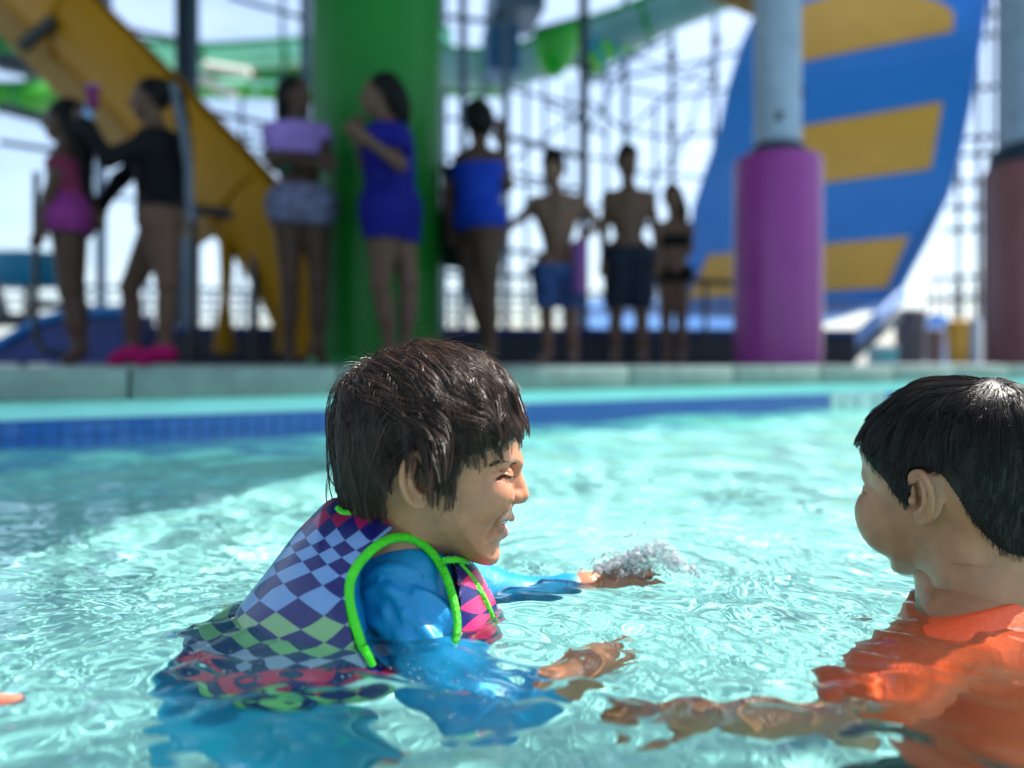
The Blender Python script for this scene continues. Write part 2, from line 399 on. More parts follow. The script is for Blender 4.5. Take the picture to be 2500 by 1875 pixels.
g.inputs['IOR'].default_value = 1.33; g.inputs['Roughness'].default_value = 0; g.inputs['Color'].default_value = (.93, 1, .985, 1)
nt.links.new(g.outputs[0], out.inputs[0])
water = tag(link('pool_water', mesh_arrays('pool_water', V, remap[fq]), M_water), kind='structure')
water.cycles.is_caustics_caster = True
for o in (pool_floor, pool_wall, tile0): o.cycles.is_caustics_receiver = True
# ------------------------------------------------------------------ things of the park behind the pool
M_green = mat('green column paint', srgb(0, 100, 24), .4, var=.1, scale=2, spec=.25)
M_steel = mat('galvanised steel', srgb(74, 96, 120), .45, .35, var=.15, scale=5)
M_steeld = mat('dark painted steel', srgb(26, 46, 64), .5, .2, var=.15, scale=5)
M_yel = mat('yellow fibreglass', srgb(156, 108, 0), .5, var=.08, scale=2, spec=.15)
M_tan = mat('tan surface', srgb(150, 116, 66), .6, var=.1)
M_blue = mat('blue fibreglass', srgb(16, 108, 190), .35, var=.06, scale=2, coat=.2)
M_blue_lit = mat('lit blue fibreglass', srgb(70, 120, 185), .35, var=.06, scale=2)  # paler tone paints sky and sun light on the run-out and edges
M_ylw2 = mat('ochre stripe gelcoat', srgb(196, 142, 48), .35, var=.06, scale=3)
M_purple = mat('purple pad vinyl', srgb(140, 42, 126), .35, var=.1, scale=3)
M_brown = mat('plum brown pad vinyl', srgb(128, 74, 76), .4, var=.1, scale=3)
M_white = mat('white enamel pipe', srgb(138, 150, 172), .4, var=.12)
M_black = mat('black rail paint', srgb(18, 20, 26), .4, var=.2)
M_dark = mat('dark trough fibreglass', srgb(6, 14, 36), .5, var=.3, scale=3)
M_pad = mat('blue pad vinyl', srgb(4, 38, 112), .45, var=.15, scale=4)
M_teal = mat('teal fabric', srgb(0, 120, 160), .6, var=.2, scale=4)
M_mint = mat('mint fibreglass', srgb(150, 225, 195), .35, var=.08, scale=2)
M_lime = mat('lime green fibreglass', srgb(60, 160, 40), .35, var=.12, scale=2)
M_leaf = mat('mid green fibreglass', srgb(10, 130, 62), .35, var=.12, scale=2)
M_glass = mat('sea green translucent fibreglass', srgb(110, 160, 165), .4, var=.15, scale=2, trans=.3)
# green column
def column(name, c, prof, m, label, cat, parts=()):
    e = empty(name, (c[0], c[1], ZD), label, cat)
    mb = MB(); mb.lathe((c[0], c[1], ZD), prof); mb.build('shaft', m, e, smooth=True); return e
Yg = 5.4; cg = P(922, 887, Yg); rg = 158*Yg/F
e = column('green_column', cg, [(rg*1.0, 0), (rg*1.0, .55), (rg*.985, 1.4), (rg*.985, 5.0)], M_green, 'thick bright green column standing behind the two women in blue', 'column')
mb = MB(); mb.lathe((cg[0], cg[1], ZD), [(rg*1.06, 0), (rg*1.06, .03), (rg*1.01, .05)]); mb.build('base_ring', M_leaf, e, smooth=True)
# purple padded pole
Yp = 6.3; cp = P(1898, 887, Yp); k = Yp/F
e = empty('padded_pole', (cp[0], cp[1], ZD), 'white steel pole with a purple padded lower half in front of the striped blue slide', 'pole')
mb = MB(); mb.lathe((cp[0], cp[1], ZD), [(56*k, 0), (56*k, 4.8)]); mb.build('pipe', M_white, e, smooth=True)
mb = MB(); mb.lathe((cp[0], cp[1], ZD), [(104*k, .004), (105*k, .1), (105*k, 1.54), (100*k, 1.58), (80*k, 1.61), (62*k, 1.63)]); mb.build('pad', M_purple, e, smooth=True)
mb = MB(); mb.lathe((cp[0], cp[1], ZD+1.63), [(66*k, 0), (66*k, .03), (58*k, .06)]); mb.build('collar', M_steeld, e, smooth=True)
for a in (-1.2, .3):
    mb = MB(); d = np.array([math.cos(a-.6), math.sin(a-.6)]); mb.box((cp[0]+d[0]*57*k, cp[1]+d[1]*57*k, ZD+2.08 if a > 0 else ZD+1.86), (.05, .05, .06), a-.6, bevel=.008); mb.build('bolt_box', M_steeld, e)
# plum brown pole at the right edge
Yb = 6.6; cb = P(2546, 887, Yb); k = Yb/F
e = empty('padded_pole', (cb[0], cb[1], ZD), 'grey steel pole with a plum brown padded base at the right edge', 'pole')
mb = MB(); mb.lathe((cb[0], cb[1], ZD), [(98*k, 0), (98*k, 4.8)]); mb.build('pipe', M_white, e, smooth=True)
mb = MB(); mb.lathe((cb[0], cb[1], ZD), [(128*k, .004), (128*k, 1.55), (122*k, 1.60), (104*k, 1.62)]); mb.build('pad', M_brown, e, smooth=True)
mb = MB(); mb.lathe((cb[0], cb[1], ZD+1.62), [(118*k, 0), (116*k, .08), (102*k, .14)]); mb.build('collar', M_steeld, e, smooth=True)
# unseen roof above the frame, outline shaped so its shade falls on deck and water
pr = [(-7, -.5), (.27, 2.27), (2.42, 3.07), (3.27, 5.07), (7.5, 7.87), (7.5, 10.4), (-7, 10.4)]; m_ = len(pr)
mb = MB(); mb.add([(x, y, z) for z in (5.1, 5.3) for x, y in pr], [tuple(range(m_))[::-1], tuple(range(m_, 2*m_))] + [(i, (i+1) % m_, m_+(i+1) % m_, m_+i) for i in range(m_)]); tag(mb.build('shade_roof', M_conc), kind='structure')
# --- steel frame of the slide tower: posts, beams and braces bolted into one frame
frame = empty('tower_frame', (P(600, 887, 10)[0], 10, ZD), 'grey steel frame of posts and sloping beams of the slide tower', 'steel frame')
def post(px, w, y0, y1, Y, m=None, parent=None, name='post'):
    a = P(px, y0, Y); b = P(px, y1, Y); b[2] = max(b[2], ZD); mb = MB(); mb.tube([b, a], w*Y/F/2, 14)
    mb.build(name, m or M_steel, parent or frame, smooth=True)
def beam(p, q, w, Y0, Y1=None, m=None, parent=None, name='beam', dim=None):
    Y1 = Y0 if Y1 is None else Y1; mb = MB(); mb.tube([P(*p, Y0), P(*q, Y1)], 1.35*w*(Y0+Y1)/2/F/2, 8)
    mb.build(name, m or M_steel, parent or frame, smooth=True)
post(448, 40, -700, 887, 9.0, M_steeld); post(474, 24, -700, 887, 9.0)
post(468, 42, 520, 800, 8.97, M_steel)
post(747, 26, -700, 887, 9.4); post(247, 26, -200, 887, 10.2)
post(265, 20, -300, 60, 11)
post(1130, 20, -700, 887, 9.2); post(1235, 20, -700, 887, 9.2); post(1180, 12, 200, 887, 12)
post(1425, 24, -700, 887, 8.6, M_steeld); post(1285, 10, 200, 887, 12.5)
for p, q, w, Y0, m in (((560, -8), (747, 46), 9, 9.2, None), ((280, 66), (448, 100), 9, 9.1, None), ((480, 268), (660, 304), 9, 9.2, M_steeld),
        ((0, 347), (140, 368), 10, 9.4, M_steeld), ((1245, 336), (1425, 384), 11, 8.9, M_steeld), ((1085, 40), (1240, 58), 10, 9.2, None),
        ((1085, 290), (1240, 294), 7, 9.25, None), ((1240, 215), (1425, 262), 7, 9.0, None), ((1240, 446), (1420, 462), 7, 9.3, M_steeld),
        ((1240, 612), (1420, 630), 9, 9.3, M_steeld), ((1085, 668), (1420, 682), 9, 9.35, M_steeld), ((480, 384), (660, 308), 6, 9.3, None), ((225, 478), (330, 486), 6, 10.1, M_steeld),
        ((0, 60), (100, 88), 22, 9.6, M_steeld), ((0, 150), (120, 175), 34, 9.8, M_steeld), ((0, 262), (150, 300), 20, 9.9, M_steeld)):
    beam(p, q, w, Y0, m=m)
for px, w, y0 in ((1085, 12, -300), (1330, 9, 150), (1480, 10, 120), (1390, 8, 200), (690, 12, -200), (590, 10, 230), (360, 10, 100), (1600, 9, 250)): post(px, w, y0, 887, 12.8)
for p, q, w in (((1085, 120), (1425, 150), 9), ((1085, 380), (1330, 440), 7), ((1330, 250), (1480, 330), 7), ((1240, 90), (1425, 40), 8), ((1240, 400), (1425, 270), 6), ((1330, 520), (1660, 560), 8), ((480, 330), (760, 372), 8), ((560, 420), (760, 300), 6), ((1100, 560), (1480, 500), 6), ((1240, 30), (1480, 190), 7), ((1425, 200), (1640, 90), 7), ((1480, 620), (1680, 640), 7)):
    beam(p, q, w, 12.8)
# --- lattice frame behind the striped slide
lat = empty('lattice_frame', (P(1640, 887, 13)[0], 13, ZD), 'thin pale lattice of posts and rods left of the striped blue slide', 'steel frame')
for px, w in ((1527, 14), (1640, 13), (1746, 12)): post(px, w, -400, 887, 13, parent=lat)
for py in (140, 310, 550): post(1640, 22, py-12, py+12, 12.98, M_steeld, lat, 'coupler')
for py in (100, 190): post(1746, 18, py-12, py+12, 12.98, M_steeld, lat, 'coupler')
for p, q, w in (((1440, 200), (1640, 168), 7), ((1640, 168), (1830, 120), 6), ((1440, 90), (1570, 60), 8), ((1527, 216), (1640, 240), 6), ((1640, 240), (1800, 215), 6),
        ((1527, 318), (1640, 340), 6), ((1640, 340), (1760, 320), 6), ((1440, 250), (1527, 322), 7), ((1527, 322), (1740, 140), 5), ((1527, 130), (1746, 210), 5),
        ((1440, 190), (1530, 150), 7), ((1530, 150), (1620, 30), 9), ((1527, 420), (1740, 435), 6), ((1440, 385), (1527, 392), 6), ((1527, 60), (1640, 0), 5), ((1640, 430), (1760, 90), 4), ((1430, 330), (1540, 140), 6), ((1527, 520), (1700, 300), 4)):
    beam(p, q, w, 13, parent=lat, name='rod')
# --- stair tower and netting at the right of the striped slide
st = empty('stair_tower', (P(2390, 887, 14)[0], 14, ZD), 'distant steel stair tower between the striped slide and the right-hand pole', 'stair tower')
for px, w in ((2340, 11), (2388, 12), (2418, 10)): post(px, w, 340 if px < 2350 else -200, 887, 14, M_steeld, st)
for py, a in ((30, 2400), (82, 2392), (210, 2370), (332, 2345), (372, 2338), (440, 2325), (500, 2315), (555, 2300), (672, 2270), (725, 2260)):
    beam((a, py+8), (2440, py), 9, 14, m=M_steeld, parent=st, name='rail')
for i in range(7):
    beam((2262+i*22, 690), (2262+i*22, 790), 4, 14.1, parent=st, name='baluster')
# --- yellow slide: half pipe coming down from the upper left
def halfpipe(path, ra, thick, a0, a1, n=18, flat=1.0, lat=np.array([0, 1.0, 0])):
    path = np.asarray(path, float); t = np.gradient(path, axis=0); t /= np.linalg.norm(t, axis=1)[:, None]; G = []
    for i in range(len(path)):
        u = lat - t[i]*(lat@t[i]); u /= np.linalg.norm(u); w = np.cross(t[i], u)
        if w[2] > 0: w = -w                              # w points down
        r = ra[i] if np.ndim(ra) else ra
        G.append([path[i] + r*(u*math.cos(a) + w*math.sin(a)*flat) for a in np.linspace(R(a0), R(a1), n)])
    return np.array(G)
e = empty('yellow_slide', tuple(P(560, 887, 7.0)*[1, 1, 0]+[0, 0, ZD]), 'yellow half-pipe water slide coming down from the upper left behind the swimmers', 'water slide')
pth = spline([P(-330, -560, 8.6), P(30, -190, 7.9), P(217, 0, 7.6), P(390, 174, 7.4), P(540, 330, 7.2), P(676, 481, 7.0), P(745, 600, 6.9), P(785, 720, 6.85), P(800, 850, 6.8)], 70)
rr = np.interp(np.arange(70), [0, 46, 60, 69], [158, 158, 130, 100])*7.3/F
G = halfpipe(pth, rr, .03, -4, 184, 20)
mb = MB(); mb.sheet(G, .03); ch = mb.build('chute', M_yel, e, smooth=True)
mb = MB(); mb.tube(G[:, -1], .03, 8); mb.tube(G[:, 0], .03, 8); mb.build('lip', M_yel, e, smooth=True)
G0, G1 = halfpipe(pth[:44], 150*7.3/F, .03, 104, 104.1, 2)[:, 0], halfpipe(pth[:44], 222*7.3/F, .03, 104, 104.1, 2)[:, 0]; mb = MB(); mb.sheet(np.stack([G0*(1-t)+G1*t for t in np.linspace(0, 1, 4)], 1), .04); mb.build('lit_underside', M_tan, e, smooth=True)  # tan strip puts the sunlit underside of the chute into colour
for i in (8, 20, 32, 44):
    mb = MB(); mb.tube(halfpipe(pth[i-1:i+2], rr[i]+.02, .03, 0, 180, 16)[1], .03, 6); mb.build('joint_flange', M_yel, e, smooth=True)
for px, y0, y1, w, sk in ((553, 500, 862, 46, 0), (640, 540, 862, 42, 62)):
    mb = MB(); mb.tube(spline([P(px, y0, 6.65), P(px+sk*.6, (y0+y1)/2-20, 6.65), P(px-4+sk, y1-90, 6.65), P(px-6+sk, y1, 6.65)], 14), np.interp(np.linspace(0, 1, 14), [0, .55, .8, 1], [w*.5, w*.26, w*.5, w*.6])*6.65/F, 12); mb.build('leg', M_yel, e, smooth=True)
mb = MB(); mb.tube([P(50, 118, 7.0), P(132, 48, 7.0)], 17*7/F, 8); mb.build('clamp', M_black, e, smooth=True)
# --- striped blue slide wall
Lc = np.array([(1668, 760), (1676, 640), (1693, 506), (1722, 416), (1755, 325), (1776, 217), (1809, 108), (1852, 18), (1900, -60), (1960, -130)], float)
Rc = np.array([(2163, 760), (2212, 660), (2250, 590), (2307, 470), (2336, 362), (2362, 235), (2383, 108), (2398, 0), (2405, -60), (2408, -130)], float)
def bwY(py): return np.interp(py, [-130, 200, 500, 650, 735, 790], [11.7, 11.5, 11.35, 11.2, 11.05, 11.0])
def edge(Cv, py): o = np.argsort(Cv[:, 1]); return np.interp(py, Cv[o, 1], Cv[o, 0])
pys = np.linspace(760, -130, 40)
G = [[P(px, py, bwY(py) + .5*((px-2010)/330.0)**2*-.6) for px in np.linspace(edge(Lc, py), edge(Rc, py), 18)] for py in pys]
e = empty('striped_slide', tuple(P(2000, 887, 10)*[1, 1, 0]+[0, 0, ZD]), 'giant blue slide wall with broad ochre stripes rising out of the frame', 'water slide')
mb = MB(); mb.sheet(np.array(G), .07); mb.build('slide_wall', M_blue, e, smooth=True)
def stripe(TL, TR, BL, BR, arch=0):
    G = []
    for v in np.linspace(0, 1, 12):
        row = []
        for u in np.linspace(0, 1, 16):
            a = np.array(BL)*(1-u) + np.array(BR)*u; b = np.array(TL)*(1-u)+np.array(TR)*u + np.array([0, -arch*math.sin(math.pi*u)**.6]); q = a*(1-v)+b*v
            row.append(P(q[0], q[1], bwY(q[1]) - .3*((q[0]-2010)/330.0)**2 - .05))
        G.append(row)
    mb = MB(); mb.sheet(np.array(G), .012); mb.build('stripe', M_ylw2, e, smooth=True)
stripe((1905, 50), (2329, 30), (1890, 163), (2327, 76), 62); stripe((1880, 322), (2302, 248), (1868, 466), (2273, 412)); stripe((1729, 622), (2219, 577), (1680, 731), (2166, 702))
gp = np.array(G)
mb = MB(); mb.tube([P(edge(Rc, py)+7, py, bwY(py)-.25) for py in np.linspace(745, -130, 30)], .045, 8); mb.build('edge_rail', M_blue_lit, e, smooth=True)
rows = []
for v in np.linspace(0, 1, 10):
    py = 735 + 97*v; Yr = 10.95 - 2.6*v
    rows.append([P(px, py, Yr) for px in np.linspace(1400 - 30*v, 2180 - 330*v, 14)])
mb = MB(); mb.sheet(np.array(rows), .05); mb.build('run_out', M_blue_lit, e, smooth=True)
mb = MB(); mb.tube([P(2200, 720, 9.4), P(2120, 800, 8.9), P(2040, 868, 8.5)], .07, 8); mb.build('side_wall', M_blue_lit, e, smooth=True)
mb = MB(); mb.tube([P(2190, 770, 9.2), P(2060, 886, 8.6)], .07, 8); mb.build('side_beam', M_steeld, e, smooth=True)
# --- low dark trough behind the queue, with a blue padded top
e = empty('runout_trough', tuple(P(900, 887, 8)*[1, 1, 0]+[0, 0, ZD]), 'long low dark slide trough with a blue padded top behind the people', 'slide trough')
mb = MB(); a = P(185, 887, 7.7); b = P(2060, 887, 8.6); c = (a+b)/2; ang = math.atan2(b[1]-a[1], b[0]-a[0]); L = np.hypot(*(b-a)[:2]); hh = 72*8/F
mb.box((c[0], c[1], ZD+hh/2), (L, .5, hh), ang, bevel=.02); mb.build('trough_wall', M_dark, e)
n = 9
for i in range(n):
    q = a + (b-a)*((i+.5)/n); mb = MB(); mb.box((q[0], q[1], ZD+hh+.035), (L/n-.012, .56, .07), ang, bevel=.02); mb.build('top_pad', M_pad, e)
# blue slide mouth at the lower left
e = empty('blue_slide_end', tuple(P(40, 887, 5.6)*[1, 1, 0]+[0, 0, ZD]), 'blue slide run-out wedge rising at the lower left corner of the deck', 'slide end')
mb = MB(); pr = [(-260, 889), (-260, 872), (0, 842), (85, 792), (165, 768), (300, 766), (300, 889)]
V = [P(x, y, 5.6)*[1, 1, 1] for x, y in pr]; V2 = [v + np.array([0, .5, 0]) for v in V]; m_ = len(pr)
for v in V+V2: v[2] = max(v[2], ZD+.002)
mb.add(V+V2, [tuple(range(m_)), tuple(range(m_, 2*m_))[::-1]] + [(i, (i+1) % m_, m_+(i+1) % m_, m_+i) for i in range(m_)]); mb.build('wedge', M_pad, e)
mb = MB(); mb.tube([P(x, y-4, 5.58) for x, y in pr[1:6]], .035, 8); mb.build('rim', mat('sky blue rim', srgb(20, 120, 190), .4), e, smooth=True)
# hoop rail, far left
e = empty('hoop_rail', tuple(P(88, 887, 4.9)*[1, 1, 0]+[0, 0, ZD]), 'black bent steel hoop rail beside the girl in pink', 'rail')
mb = MB(); mb.tube(spline([P(90, 420, 4.9), P(88, 480, 4.9), P(87, 700, 4.9), P(86, 800, 4.9), P(98, 845, 4.9), P(130, 862, 4.9), P(190, 866, 5.2)], 40), .02, 10); mb.build('hoop', M_black, e, smooth=True)
mb = MB(); mb.tube([P(87, 740, 4.9), P(180, 745, 5.4)], .017, 8); mb.tube([P(60, 752, 4.92), P(180, 752, 5.4)], .012, 8); mb.build('cross_bar', M_black, e, smooth=True)
# rail in front of the yellow slide
def railing(name, label, top, posts, Y, yb=872, mids=(), w=13, m=None):
    e = empty(name, tuple(P(top[0][0], 887, Y)*[1, 1, 0]+[0, 0, ZD]), label, 'railing')
    mb = MB(); mb.tube([P(x, y, Y) for x, y in top], w*Y/F/2, 10); mb.build('top_rail', m or M_black, e, smooth=True)
    for px in posts:
        y0 = np.interp(px, [q[0] for q in top], [q[1] for q in top]); a = P(px, y0, Y); b = a.copy(); b[2] = ZD
        mb = MB(); mb.tube([b, a], w*.42*Y/F, 10); mb.build('post', m or M_black, e, smooth=True)
    for yy in mids:
        mb = MB(); mb.tube([P(top[0][0], yy, Y), P(top[-1][0], yy+6, Y)], w*.3*Y/F, 8); mb.build('mid_rail', m or M_black, e, smooth=True)
    return e
railing('railing', 'black railing crossing the foot of the yellow slide', [(450, 508), (545, 520), (680, 542), (770, 556)], (470, 622, 765), 6.5, w=26)
railing('railing', 'thin dark railing left of the purple padded pole', [(1690, 684), (1722, 686), (1860, 698)], (1722, 1850), 7.4, w=14)
railing('boundary_fence', 'distant pale steel fence seen below the yellow slide and between the legs', [(-200, 690), (700, 712), (1500, 716)], (-80, 60, 210, 420, 520, 610, 690, 1105, 1180, 1290, 1375, 1470), 16, mids=(725, 745, 768), w=10, m=M_steel)
# teal sun shade and lounge heap at the far left
e = empty('sun_shade', tuple(P(60, 887, 8.2)*[1, 1, 0]+[0, 0, ZD]), 'teal fabric sun shade sagging at the far left', 'sun shade')
fd = Field(P(-120, 520, 7.6)-[0, .3, .3], P(190, 800, 8.8)+[.2, .3, .35], .03)
fd.ell(P(70, 640, 8.2), (.36, .3, .38), k=.05).ell(P(-30, 690, 8.2), (.4, .3, .3), k=.1).cap(P(110, 560, 8.2), P(128, 760, 8.2), .14, .1, k=.06); fd.build('canopy', M_teal, e)
mb = MB(); mb.tube([P(66, 700, 8.2), P(66, 886, 8.2)], .035, 8); mb.build('pole', M_black, e, smooth=True)
e = empty('lounge_chair', tuple(P(20, 887, 7.0)*[1, 1, 0]+[0, 0, ZD]), 'dark lounge chair under the teal sun shade at the left edge', 'lounge chair')
mb = MB(); q = P(10, 800, 7.0); mb.box((q[0], q[1], ZD+.38), (.75, .6, .09), bevel=.02); mb.build('seat', M_black, e)
mb = MB(); mb.box((q[0]-.25, q[1], ZD+.68), (.1, .6, .62), M=Matrix.Rotation(R(-18), 3, 'Y'), bevel=.02); mb.build('backrest', M_black, e)
for dx in (-.3, .3):
    for dy in (-.24, .24): mb = MB(); mb.box((q[0]+dx, q[1]+dy, ZD+.17), (.05, .05, .34)); mb.build('leg', M_black, e)
# --- slides high up at the back
def tube_slide(name, label, pts, r, Y, m, m2=None, half=True):
    e = empty(name, tuple(P(pts[0][0], 887, Y)*[1, 1, 0]+[0, 0, ZD]), label, 'water slide')
    pth = spline([P(x, y, Y + dz) for x, y, dz in pts], 40)
    mb = MB(); G = halfpipe(pth, r*Y/F, .03, -5, 185, 16); mb.sheet(G, .04); mb.build('flume', m, e, smooth=True)
    mb = MB(); mb.tube(G[:, 0], .05, 8); mb.tube(G[:, -1], .05, 8); mb.build('rim', m2 or m, e, smooth=True)
    for i in (6, 16, 26, 36):
        mb = MB(); mb.tube(halfpipe(pth[i-1:i+2], r*Y/F+.035, .03, -5, 185, 16)[1], .035, 6); mb.build('flange', m2 or m, e, smooth=True)
    q = pth[20].copy(); b = q.copy(); b[2] = ZD; q[2] -= r*Y/F
    return e
tube_slide('mint_slide', 'pale mint slide flume crossing behind the steel posts at the upper left', [(140, 80, -.5), (320, 112, 0), (500, 128, 0), (640, 122, 0), (800, 112, .3), (1100, 90, .5)], 38, 12.5, M_mint, M_leaf)
tube_slide('green_slide', 'green slide flume with tan rim below the mint one', [(380, 150, 0), (520, 168, 0), (700, 176, 0), (900, 196, 0), (1240, 205, 0)], 30, 13.2, M_leaf, M_tan)
tube_slide('lime_slide', 'lime green slide curving behind the lavender girl at upper left', [(380, 205, 0), (520, 212, 0), (620, 214, .3), (760, 225, .6)], 24, 12, M_lime, M_mint)
tube_slide('lime_slide', 'lime green flume at the far left edge behind grey beams', [(-160, 215, 0), (0, 226, 0), (120, 222, .4), (230, 170, 1)], 46, 11, M_lime, M_leaf)
tube_slide('green_slide', 'bright green flume at the upper left corner under the yellow slide', [(-160, 60, 0), (-20, 84, 0), (60, 118, .4), (130, 168, 1)], 56, 10.6, M_leaf, M_leaf)
# stairs with white stringers
e = empty('slide_stairs', tuple(P(530, 887, 11.6)*[1, 1, 0]+[0, 0, ZD]), 'white stair stringers slanting beside the grey post at the upper left', 'stairs')
for (p, q) in (((490, 192), (575, 232)), ((500, 160), (610, 178))):
    mb = MB(); mb.tube([P(*p, 11.5), P(*q, 11.5)], 13*11.5/F, 4); mb.build('stringer', mat('white stair paint', srgb(215, 215, 205), .5), e)
# the green boat-like bowl and the teal flume at top centre
e = empty('bowl_slide', tuple(P(1370, 887, 9.6)*[1, 1, 0]+[0, 0, ZD]), 'bright green bowl-shaped slide hull hanging at the top centre', 'water slide')
rows = []
for v in np.linspace(0, 1, 14):
    w = math.cos(v*math.pi/2)**.6
    cx = 1368 - 18*v; cyv = 68 + 122*v; rows.append([P(cx + 60*w*s_, cyv - 10*s_*(1-v)*1.5, 9.6 - .28*math.sqrt(max(0, 1-s_*s_))*w) for s_ in np.linspace(-1, 1, 16)])
mb = MB(); mb.sheet(np.array(rows), .04); mb.build('hull', mat('vivid green gelcoat', srgb(10, 160, 30), .35, var=.1), e, smooth=True)
mb = MB(); mb.tube([P(1306, 88, 9.5), P(1370, 66, 9.35), P(1432, 48, 9.5)], .06, 8); mb.build('rim', M_leaf, e, smooth=True)
tube_slide('teal_slide', 'sea green translucent flume sweeping up to the top right of the bowl', [(1080, 150, 1.5), (1240, 148, 1), (1380, 96, .6), (1520, 50, .3), (1690, -20, 0), (1850, -80, 0)], 66, 11.2, M_glass, M_leaf)
tube_slide('leaf_slide', 'green flume behind the dark post above the shirtless boy', [(1425, 150, 0), (1470, 108, 0), (1560, 62, 0), (1680, -10, 0)], 44, 11.6, M_lime, M_teal)
e = empty('access_deck', tuple(P(1170, 887, 10.5)*[1, 1, 0]+[0, 0, ZD]), 'grey underside of an access platform at the top beside the green column', 'platform')
mb = MB(); q = P(1255, 14, 10.6); mb.box((q[0], q[1], q[2]), (.62, .9, .42), .2, bevel=.02); mb.build('floor', M_steel, e)
mb = MB(); q = P(1222, 128, 10.6); mb.box((q[0], q[1], q[2]), (.4, .5, .62), .2, bevel=.02); mb.build('skirt', mat('deep blue panel', srgb(10, 80, 130), .5), e)
# tan canopy corner above the striped slide
e = empty('tan_canopy', tuple(P(1800, 887, 9.8)*[1, 1, 0]+[0, 0, ZD]), 'tan canopy corner at the top left of the striped slide', 'canopy')
mb = MB(); mb.sheet(np.array([[P(1725, -10, 9.7), P(1850, 44, 9.7)], [P(1790, -90, 10.6), P(1990, -60, 10.6)]]), .04); mb.build('fabric', M_tan, e)
# --- bins, drum and boxes at the lower right
def bin_(px, py0, w, Y, m, name, label, cat, lid=None):
    q = P(px, 887, Y); hgt = (887-py0)*Y/F; e = empty(name, (q[0], q[1], ZD), label, cat); r = w*Y/F/2
    mb = MB(); mb.lathe((q[0], q[1], ZD), [(r*.86, .002), (r*.9, .05), (r, hgt*.9), (r*1.05, hgt*.9), (r*1.05, hgt*.94)], 28); mb.build('barrel', m, e, smooth=True)
    mb = MB(); mb.lathe((q[0], q[1], ZD+hgt*.94), [(r*1.06, 0), (r*1.0, hgt*.03), (r*.5, hgt*.07), (r*.1, hgt*.075)], 28); mb.build('lid', lid or m, e, smooth=True)
M_bin = mat('charcoal bin plastic', srgb(58, 54, 66), .5, var=.2)
bin_(2222, 752, 74, 11.5, M_bin, 'litter_bin', 'taller charcoal litter bin at the lower right, left of the ochre drum', 'litter bin')
bin_(2282, 800, 44, 11.9, mat('plum bin plastic', srgb(92, 72, 80), .5), 'litter_bin', 'small plum litter bin between the charcoal bin and the ochre drum', 'litter bin')
bin_(2345, 778, 66, 11.2, mat('ochre drum paint', srgb(176, 128, 36), .5, var=.15), 'ochre_drum', 'ochre yellow drum beside the white bollard at the lower right', 'drum')
e = empty('bollard', tuple(P(2382, 887, 11)*[1, 1, 0]+[0, 0, ZD]), 'thin white bollard right of the ochre drum', 'bollard')
mb = MB(); q = P(2382, 887, 11.0); mb.lathe((q[0], q[1], ZD), [(.07, 0), (.07, .5), (.06, .6), (.02, .64)], 16); mb.build('shaft', M_white, e, smooth=True)
e = empty('cool_box', tuple(P(2154, 887, 10.8)*[1, 1, 0]+[0, 0, ZD]), 'teal cool box with a white lid standing at the foot of the slide', 'cool box')
q = P(2154, 887, 10.8); mb = MB(); mb.box((q[0], q[1], ZD+.1), (.3, .25, .2), bevel=.015); mb.build('body', mat('teal cool box plastic', srgb(70, 140, 150), .5), e)
mb = MB(); mb.box((q[0], q[1], ZD+.225), (.32, .27, .05), bevel=.015); mb.build('lid', M_white, e)
e = empty('blue_barrel', tuple(P(2287, 887, 12.8)*[1, 1, 0]+[0, 0, ZD]), 'small bright blue barrel seen above the plum bin', 'barrel')
q = P(2290, 887, 12.6); mb = MB(); mb.lathe((q[0], q[1], ZD), [(.12, 0), (.15, .1), (.16, .45), (.15, .7), (.12, .76)], 20); mb.build('drum', mat('light blue plastic', srgb(110, 165, 230), .4), e, smooth=True)
# ------------------------------------------------------------------ the two boys in the water
M_skin1 = mat('light tan skin', (.55, .215, .112), .36, var=.16, scale=48, bump=.14, bscale=600, sss=.25)
M_skin2 = mat('tan skin', (.43, .19, .092), .34, var=.16, scale=48, bump=.14, bscale=600, sss=.25)
M_hair1 = mat('wet dark brown hair', (.050, .023, .014), .30, var=.5, scale=90, spec=.45)
M_hair2 = mat('short black brown hair', (.016, .010, .008), .40, var=.4, scale=60, spec=.3)
M_tooth = mat('tooth enamel', (.8, .78, .7), .2)
M_lip = mat('lip skin', (.48, .17, .14), .35, var=.1, sss=.2)
M_eye = mat('eye', (.02, .015, .012), .08)
PXM = .0004
HOX, HOZ = (1045-CX)*PXM, ZC - (1100-CY)*PXM          # the first boy's head origin, straight above pixel (1045,1100) at 0.8 m
def Lh(px, py, y=0.0):
    """head-frame x, z of a point y metres off the mid-plane, allowing for it being nearer to or farther from the camera than 0.8 m"""
    k = (.8+y)/F
    return np.array([(px-CX)*k - HOX, ZC - (py-CY)*k - HOZ])
def Lp(px, py, y): q = Lh(px, py, y); return np.array([q[0], y, q[1]])
